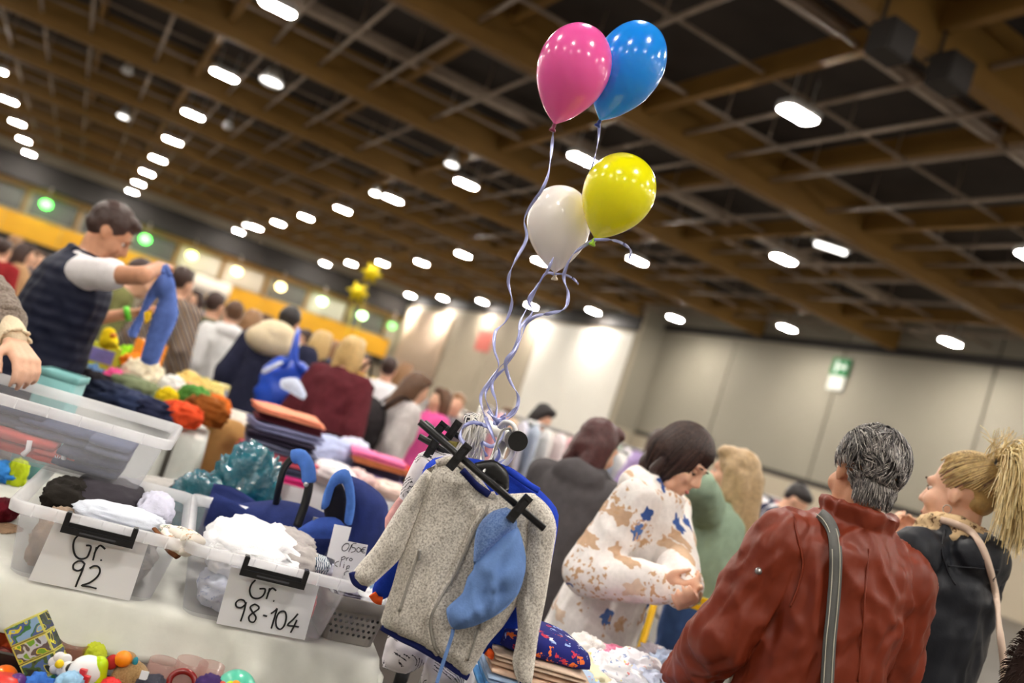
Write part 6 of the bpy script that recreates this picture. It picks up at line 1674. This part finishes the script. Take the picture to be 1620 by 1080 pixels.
# --- man in the navy quilted vest holding up small overalls
vest = cloth('navy_quilt', (26, 30, 50), .1, .2, 80, rough=.6)
vestw = MC['cloth_navy_quilt']; nt = vestw.node_tree; b_ = nt.nodes['Principled BSDF']
wv = node(nt, 'ShaderNodeTexWave', bands_direction='Z'); wv.inputs['Scale'].default_value = 6.5; tcn = node(nt, 'ShaderNodeTexCoord'); nt.links.new(tcn.outputs['Object'], wv.inputs['Vector'])
bpn = node(nt, 'ShaderNodeBump'); bpn.inputs['Strength'].default_value = .28; bpn.inputs['Distance'].default_value = .010; nt.links.new(wv.outputs[0], bpn.inputs['Height']); nt.links.new(bpn.outputs[0], b_.inputs['Normal'])
vm, vi = person(P(172, 368, 3.85), 62, 'person in a navy quilted vest and white shirt holding up blue overalls', ('short', HB), skin=SK2, lean=10, look=(6, 20, 0), vox=.010, feats=True, wide=1.08, belly=.06,
    arms=(P(208, 495, 4.25), P(252, 424, 3.80)), elbow=((-.5, -.3, -.9), (.6, -.9, -.45)), curl=(.7, .9), legs=(gry, .02, 't'),
    tops=[dict(mat=cloth('tee_white', (238, 234, 236), .03), g=.014, hem=.84, sleeve=.24, name='shirt', vox=.012), dict(mat=vest, g=.040, hem=.84, sleeve=-2, top=1.43, collar=.05, name='vest', vox=.012, wr=(.006, 12))])
wrp = vi['J'][0][2]; el_ = vi['J'][0][1]; dw = (wrp-el_).normalized()
build(MB().tube([(wrp-dw*.03)*vi['s'], (wrp-dw*.005)*vi['s']], .034*vi['s'], 14), 'wristband', mat('green_band', (110, 220, 60), .5, 0, 30, .05), vm, True, False)
ov = thing('overalls', 'small blue denim overalls held up by the man in the vest', 'clothing', PP(235, 570, 3.62))
dn = cloth('overall_blue', (88, 112, 180), .15)
build(garment([(262, 428), (275, 440), (280, 470), (282, 500), (272, 525), (262, 545), (250, 575), (238, 578), (222, 570), (230, 540), (238, 510), (252, 470), (240, 480), (228, 505), (215, 535), (203, 532), (202, 525), (220, 495), (232, 465), (248, 440)], 3.66, .035, .018, wr=(.014, 10, 31), edge=.05), 'denim', dn, ov)
build(MB().tube(smooth_path([PP(258, 432, 3.64), PP(262, 420, 3.66), PP(270, 436, 3.64)], 5), .010, 8, True, .5), 'strap', dn, ov)
build(garment([(228, 494), (240, 490), (238, 505), (230, 512)], 3.62, .01, .012), 'patch', cloth('patch_yellow', (236, 190, 40)), ov)

# --- person at the left edge gripping the stacked box
rimp = P(55, 612, 2.40)
sw_ = speckle('brown_knit', (106, 92, 82), (150, 136, 124), 160, .4, .6)
pp_, pi_ = person(P(-150, 300, 2.72), 150, 'person in a brown knit sweater gripping the stacked storage box', ('short', HB2), vox=.006, lean=6, female=True, look=(0, 15, 0),
    arms=(P(46, 566, 2.50), None), elbow=((-1, .2, .9), None), curl=(.55, .4), palm=((.1, -.3, -1), None), legs=(jeansd, .01, 't'), hk=1.12,
    tops=[dict(mat=cloth('cream_knit', (226, 208, 178), .06, .6, 160), g=.008, hem=.9, sleeve=.97, name='blouse', vox=.008), dict(mat=sw_, g=.030, hem=.80, sleeve=.80, name='sweater', vox=.009, wr=(.012, 15, (1, 1, 1), .4))])
sh_, el_, wr_ = pi_['J'][0]; dw = (wr_-el_).normalized(); ax_ = dw.orthogonal().normalized(); ay_ = dw.cross(ax_)
for t_, r_ in ((.985, .040), (1.0, .043)):
    fr = []
    for k in range(41):
        a = 2*math.pi*k/40; rr_ = r_+.005*math.sin(a*9+t_*40); fr.append((el_+(wr_-el_)*t_+dw*.006*math.cos(a*9)+ax_*rr_*math.cos(a)+ay_*rr_*math.sin(a))*pi_['s'])
    build(MB().tube(fr, .005, 6), 'frill', cloth('cream_knit', (226, 208, 178)), pp_, True, False)
fr = [(el_+(wr_-el_)*.60+ax_*.060*math.cos(a)+ay_*.060*math.sin(a))*pi_['s'] for a in [2*math.pi*k/24 for k in range(25)]]
build(MB().tube(fr, .012, 8), 'cuff', sw_, pp_, True, False)

# --- woman in the grey hoodie, woman in the sage hoodie
gh = cloth('charcoal_hoodie', (84, 80, 82), .1)
person(P(945, 708, 3.55), 28, 'person with burgundy hair in a charcoal hoodie and black trousers', ('bob', HBU), vox=.012, female=True, lean=8, look=(30, 12, 0), wide=1.12, legs=(blk, .012, 't'), arms=(P(905, 880, 3.75), P(960, 880, 3.8)), tops=[dict(mat=gh, g=.030, hem=.76, hood=True, name='hoodie', wr=(.009, 9))])
person(P(1160, 752, 3.75), -48, 'person with blonde hair in a sage green hoodie touching the cheek', ('long', hairmat('dark_blonde', (178, 150, 112))), vox=.012, female=True, look=(-14, 5, 0), wide=.96, legs=(jeans, .012, 't'), feats=True,
    arms=(P(1128, 800, 3.60), None), elbow=((-.3, .5, -1), None), curl=(.5, .4), palm=((.3, -.9, .2), None), tops=[dict(mat=cloth('sage', (150, 172, 150), .08), g=.024, hem=.98, collar=.04, name='hoodie', wr=(.008, 9))])
# --- the crowd
def crowd(px, py, d, face, label, hair, top_, leg, lean=0, look=(0, 0, 0), hem=.8, hood=False, arms=(None, None), female=True, g=.028, name='jacket', wide=1.0, flare=0, extra=(), H=None):
    return person(P(px, py, d), face, label, hair, lean=lean, look=look, vox=.02, female=female, wide=wide, legs=(leg, .012, 't'), arms=arms, H=H, tops=list(extra)+[dict(mat=top_, g=g, hem=hem, hood=hood, name=name, flare=flare, wr=(.008, 8), vox=.018)])
olive = cloth('olive_shirt', (116, 116, 72))
crowd(222, 440, 5.7, 60, 'person in an olive shirt bending behind the overalls', ('short', HB), olive, jeansd, 25, name='shirt', female=False)
plaid = MC.get('plaid') or striped('plaid', [(70, 72, 84), (214, 204, 190), (196, 140, 60), (60, 64, 78)], 7, 'DIAGONAL', dist=.3)
crowd(288, 448, 6.5, 20, 'person in a plaid shirt and dark trousers by the toys', ('short', HB), plaid, jeansd, name='shirt', female=False)
crowd(340, 484, 7.3, 15, 'person in a dark olive pullover and jeans', ('short', HB), cloth('dark_olive', (88, 88, 66)), jeans, name='pullover')
crowd(368, 498, 7.0, -30, 'person in a white hooded top beside the olive pullover', ('short', HB2), cloth('hood_white', (226, 226, 226), .04), jeans, 6, hood=True, name='hoodie')
crowd(398, 510, 7.6, 10, 'person in a brown fuzzy jacket', ('long', HLB), cloth('fuzzy_brown', (150, 116, 70), .2), jeansd)
pn, ni = crowd(457, 512, 6.1, 10, 'person in a long navy coat with a cream hood', ('short', HK), cloth('navy_coat', (40, 42, 64)), blk, 4, hem=.45, g=.05, flare=.22, wide=1.15, female=False)
hd_ = on_body(ni, (0, -.08, 1.42)); o = link('fur_hood', fuse(MB().ell(hd_, (.20, .12, .11)).ell(hd_+V((0, 0, .06)), (.14, .12, .09)), .02, 2), cloth('cream_fur', (232, 214, 180), .1, .8, 60), pn); o['label'] = 'cream lined hood'
bgc = P(452, 606, 5.6); bb_ = thing('shopping_bag', 'large blue shopping bag with white lettering on the navy coat', 'bag', bgc-V((0, 0, .25)))
bluep = mat('blue_tarp', (22, 74, 196), .35, .4, 20, .1, spec=.5)
me = fuse(MB().ell(bgc, (.17, .09, .15)).ell(bgc-V((0, 0, .08)), (.17, .10, .13)).ell(bgc+V((0, 0, .10)), (.13, .05, .06)), .016, 3); wrinkle(me, .012, 10, 5); link('bag_body', me, bluep, bb_)
for s_ in (-1, 1): build(strip(smooth_path([bgc+HR*.10*s_+V((0, 0, .10))-HF*.06, P(462+6*s_, 572, 5.5), P(470, 530, 5.6), P(470, 520, 5.8)], 5), .035, lambda i: -HF, .006), 'strap', bluep, bb_)
wp_ = mat('bag_print', (206, 216, 240), .5, 0, 30, .05)
build(MB().cap(P(418, 588, 5.44), P(444, 574, 5.44), .016, .014, 8, 3), 'printed_tag', wp_, bb_); build(garment([(445, 600), (470, 598), (485, 625), (480, 632), (458, 620), (444, 612)], 5.42, .012, .02), 'printed_patch', wp_, bb_)
crowd(508, 545, 7.2, 20, 'blonde person in a black top beside the blue bag', ('long', HBL), black, blk)
pr, ri = crowd(556, 560, 5.6, 15, 'blonde person in a belted dark red coat', ('bob', HBL), cloth('dark_red_coat', (92, 36, 44)), blk, 6, hem=.50, g=.03, flare=.04, wide=1.0)
build(MB().tube([on_body(ri, ((.205*math.cos(a)), .165*math.sin(a), 1.04)) for a in [2*math.pi*k/24 for k in range(25)]], .022, 8, True, .6), 'belt', cloth('belt_dark', (50, 24, 30)), pr)
t = thing('handbag', 'small black handbag at the side of the dark red coat', 'bag', P(580, 622, 5.7)-V((0, 0, .12)))
bq = P(578, 622, 5.7); link('bag_body', fuse(MB().box(bq, (.09, .06, .13)), .012, 4), black, t); build(MB().tube(smooth_path([bq+V((0, 0, .06)), bq+V((-.03, 0, .2)), P(568, 585, 5.75)], 5), .008, 6), 'strap', black, t)
crowd(614, 585, 7.4, 0, 'person in a white shirt between the coats', ('short', HB), cloth('shirt_white', (232, 232, 236), .03), jeans, name='shirt')
pb_, ib_ = crowd(660, 614, 6.2, 70, 'person with long brown hair in a pale grey jacket with a black backpack', ('long', HB2), cloth('pale_grey_jacket', (200, 194, 192)), jeansd, 6, (0, 15, 0))
t = thing('backpack', 'black backpack on the pale grey jacket', 'backpack', on_body(ib_, (0, -.22, 1.0)))
q0 = on_body(ib_, (0, -.24, 1.18)); me = fuse(MB().ell(q0, (.15, .15, .20)).ell(q0-V((0, 0, .1)), (.16, .15, .14)), .016, 3); wrinkle(me, .008, 10, 7); link('pack_body', me, cloth('backpack_black', (52, 48, 50)), t)
for s_ in (-1, 1): build(MB().tube(smooth_path([on_body(ib_, (.11*s_, -.16, 1.34)), on_body(ib_, (.12*s_, -.02, 1.475)), on_body(ib_, (.12*s_, .13, 1.30))], 5), .016, 6, True, .5), 'strap', black, t)
crowd(696, 634, 7.0, -120, 'person in a bright pink jacket facing the stalls', ('bob', HB2), cloth('bright_pink', (232, 90, 160)), jeansd)
crowd(722, 640, 7.5, 190, 'person in a grey coat behind the pink jacket', ('short', HLB), cloth('coat_grey', (120, 116, 120)), jeansd)
crowd(640, 592, 8.5, 40, 'person in a tan coat far behind the white shirt', ('long', HLB), cloth('coat_tan', (178, 150, 120)), jeansd)
crowd(575, 575, 9.5, 170, 'person in a mustard top far behind the dark red coat', ('short', HB), cloth('mustard', (206, 170, 60)), jeansd, female=False)
crowd(858, 660, 7.6, 120, 'person with black hair in black leaning over the stall', ('bob', HK), black, blk, 18, (0, 15, 0))
crowd(800, 660, 9.0, 160, 'person in a beige pullover by the white panel', ('short', HB2), cloth('beige_pullover', (196, 168, 136)), jeansd)
crowd(770, 655, 10, 20, 'person in a red top in the far crowd', ('long', HB), cloth('red_shirt_far', (176, 60, 56)), jeansd)
crowd(1258, 792, 6.2, 110, 'person in a navy and white jacket bending by the wall rail', ('short', HK), striped('navy_white', [(34, 40, 66), (228, 228, 232), (34, 40, 66)], 1.6, 'DIAGONAL', dist=.1), blk, 30, (0, 20, 0), female=False)
crowd(1045, 702, 7.0, 150, 'person in a lavender cardigan behind the floral hoodie', ('bob', HB), cloth('lavender', (170, 150, 196)), jeansd)
for k, (px, py, d, c, nm, h_) in enumerate(((6, 396, 8.5, (150, 40, 44), 'red', HB), (24, 388, 11, (200, 160, 120), 'camel', HLB), (40, 402, 9.0, (190, 150, 110), 'tan', HB), (56, 410, 10, (96, 92, 100), 'grey', HB2), (-14, 385, 10, (110, 110, 120), 'slate', HB), (70, 414, 12, (150, 110, 80), 'brown', HB), (130, 428, 12, (90, 80, 110), 'violet', HK), (310, 474, 11, (120, 120, 140), 'steel blue', HB), (420, 512, 11, (180, 60, 60), 'scarlet', HB2), (480, 536, 10, (200, 196, 190), 'ivory', HB), (262, 462, 10, (210, 206, 200), 'white', HK), (530, 552, 12, (80, 90, 120), 'blue', HLB))):
    crowd(px, py, d, (30*k) % 360, 'person in a %s coat in the far left crowd' % nm, (('short', 'bob', 'long')[k % 3], h_), cloth('crowd_%s' % nm, c), jeansd, female=k % 2 == 0)
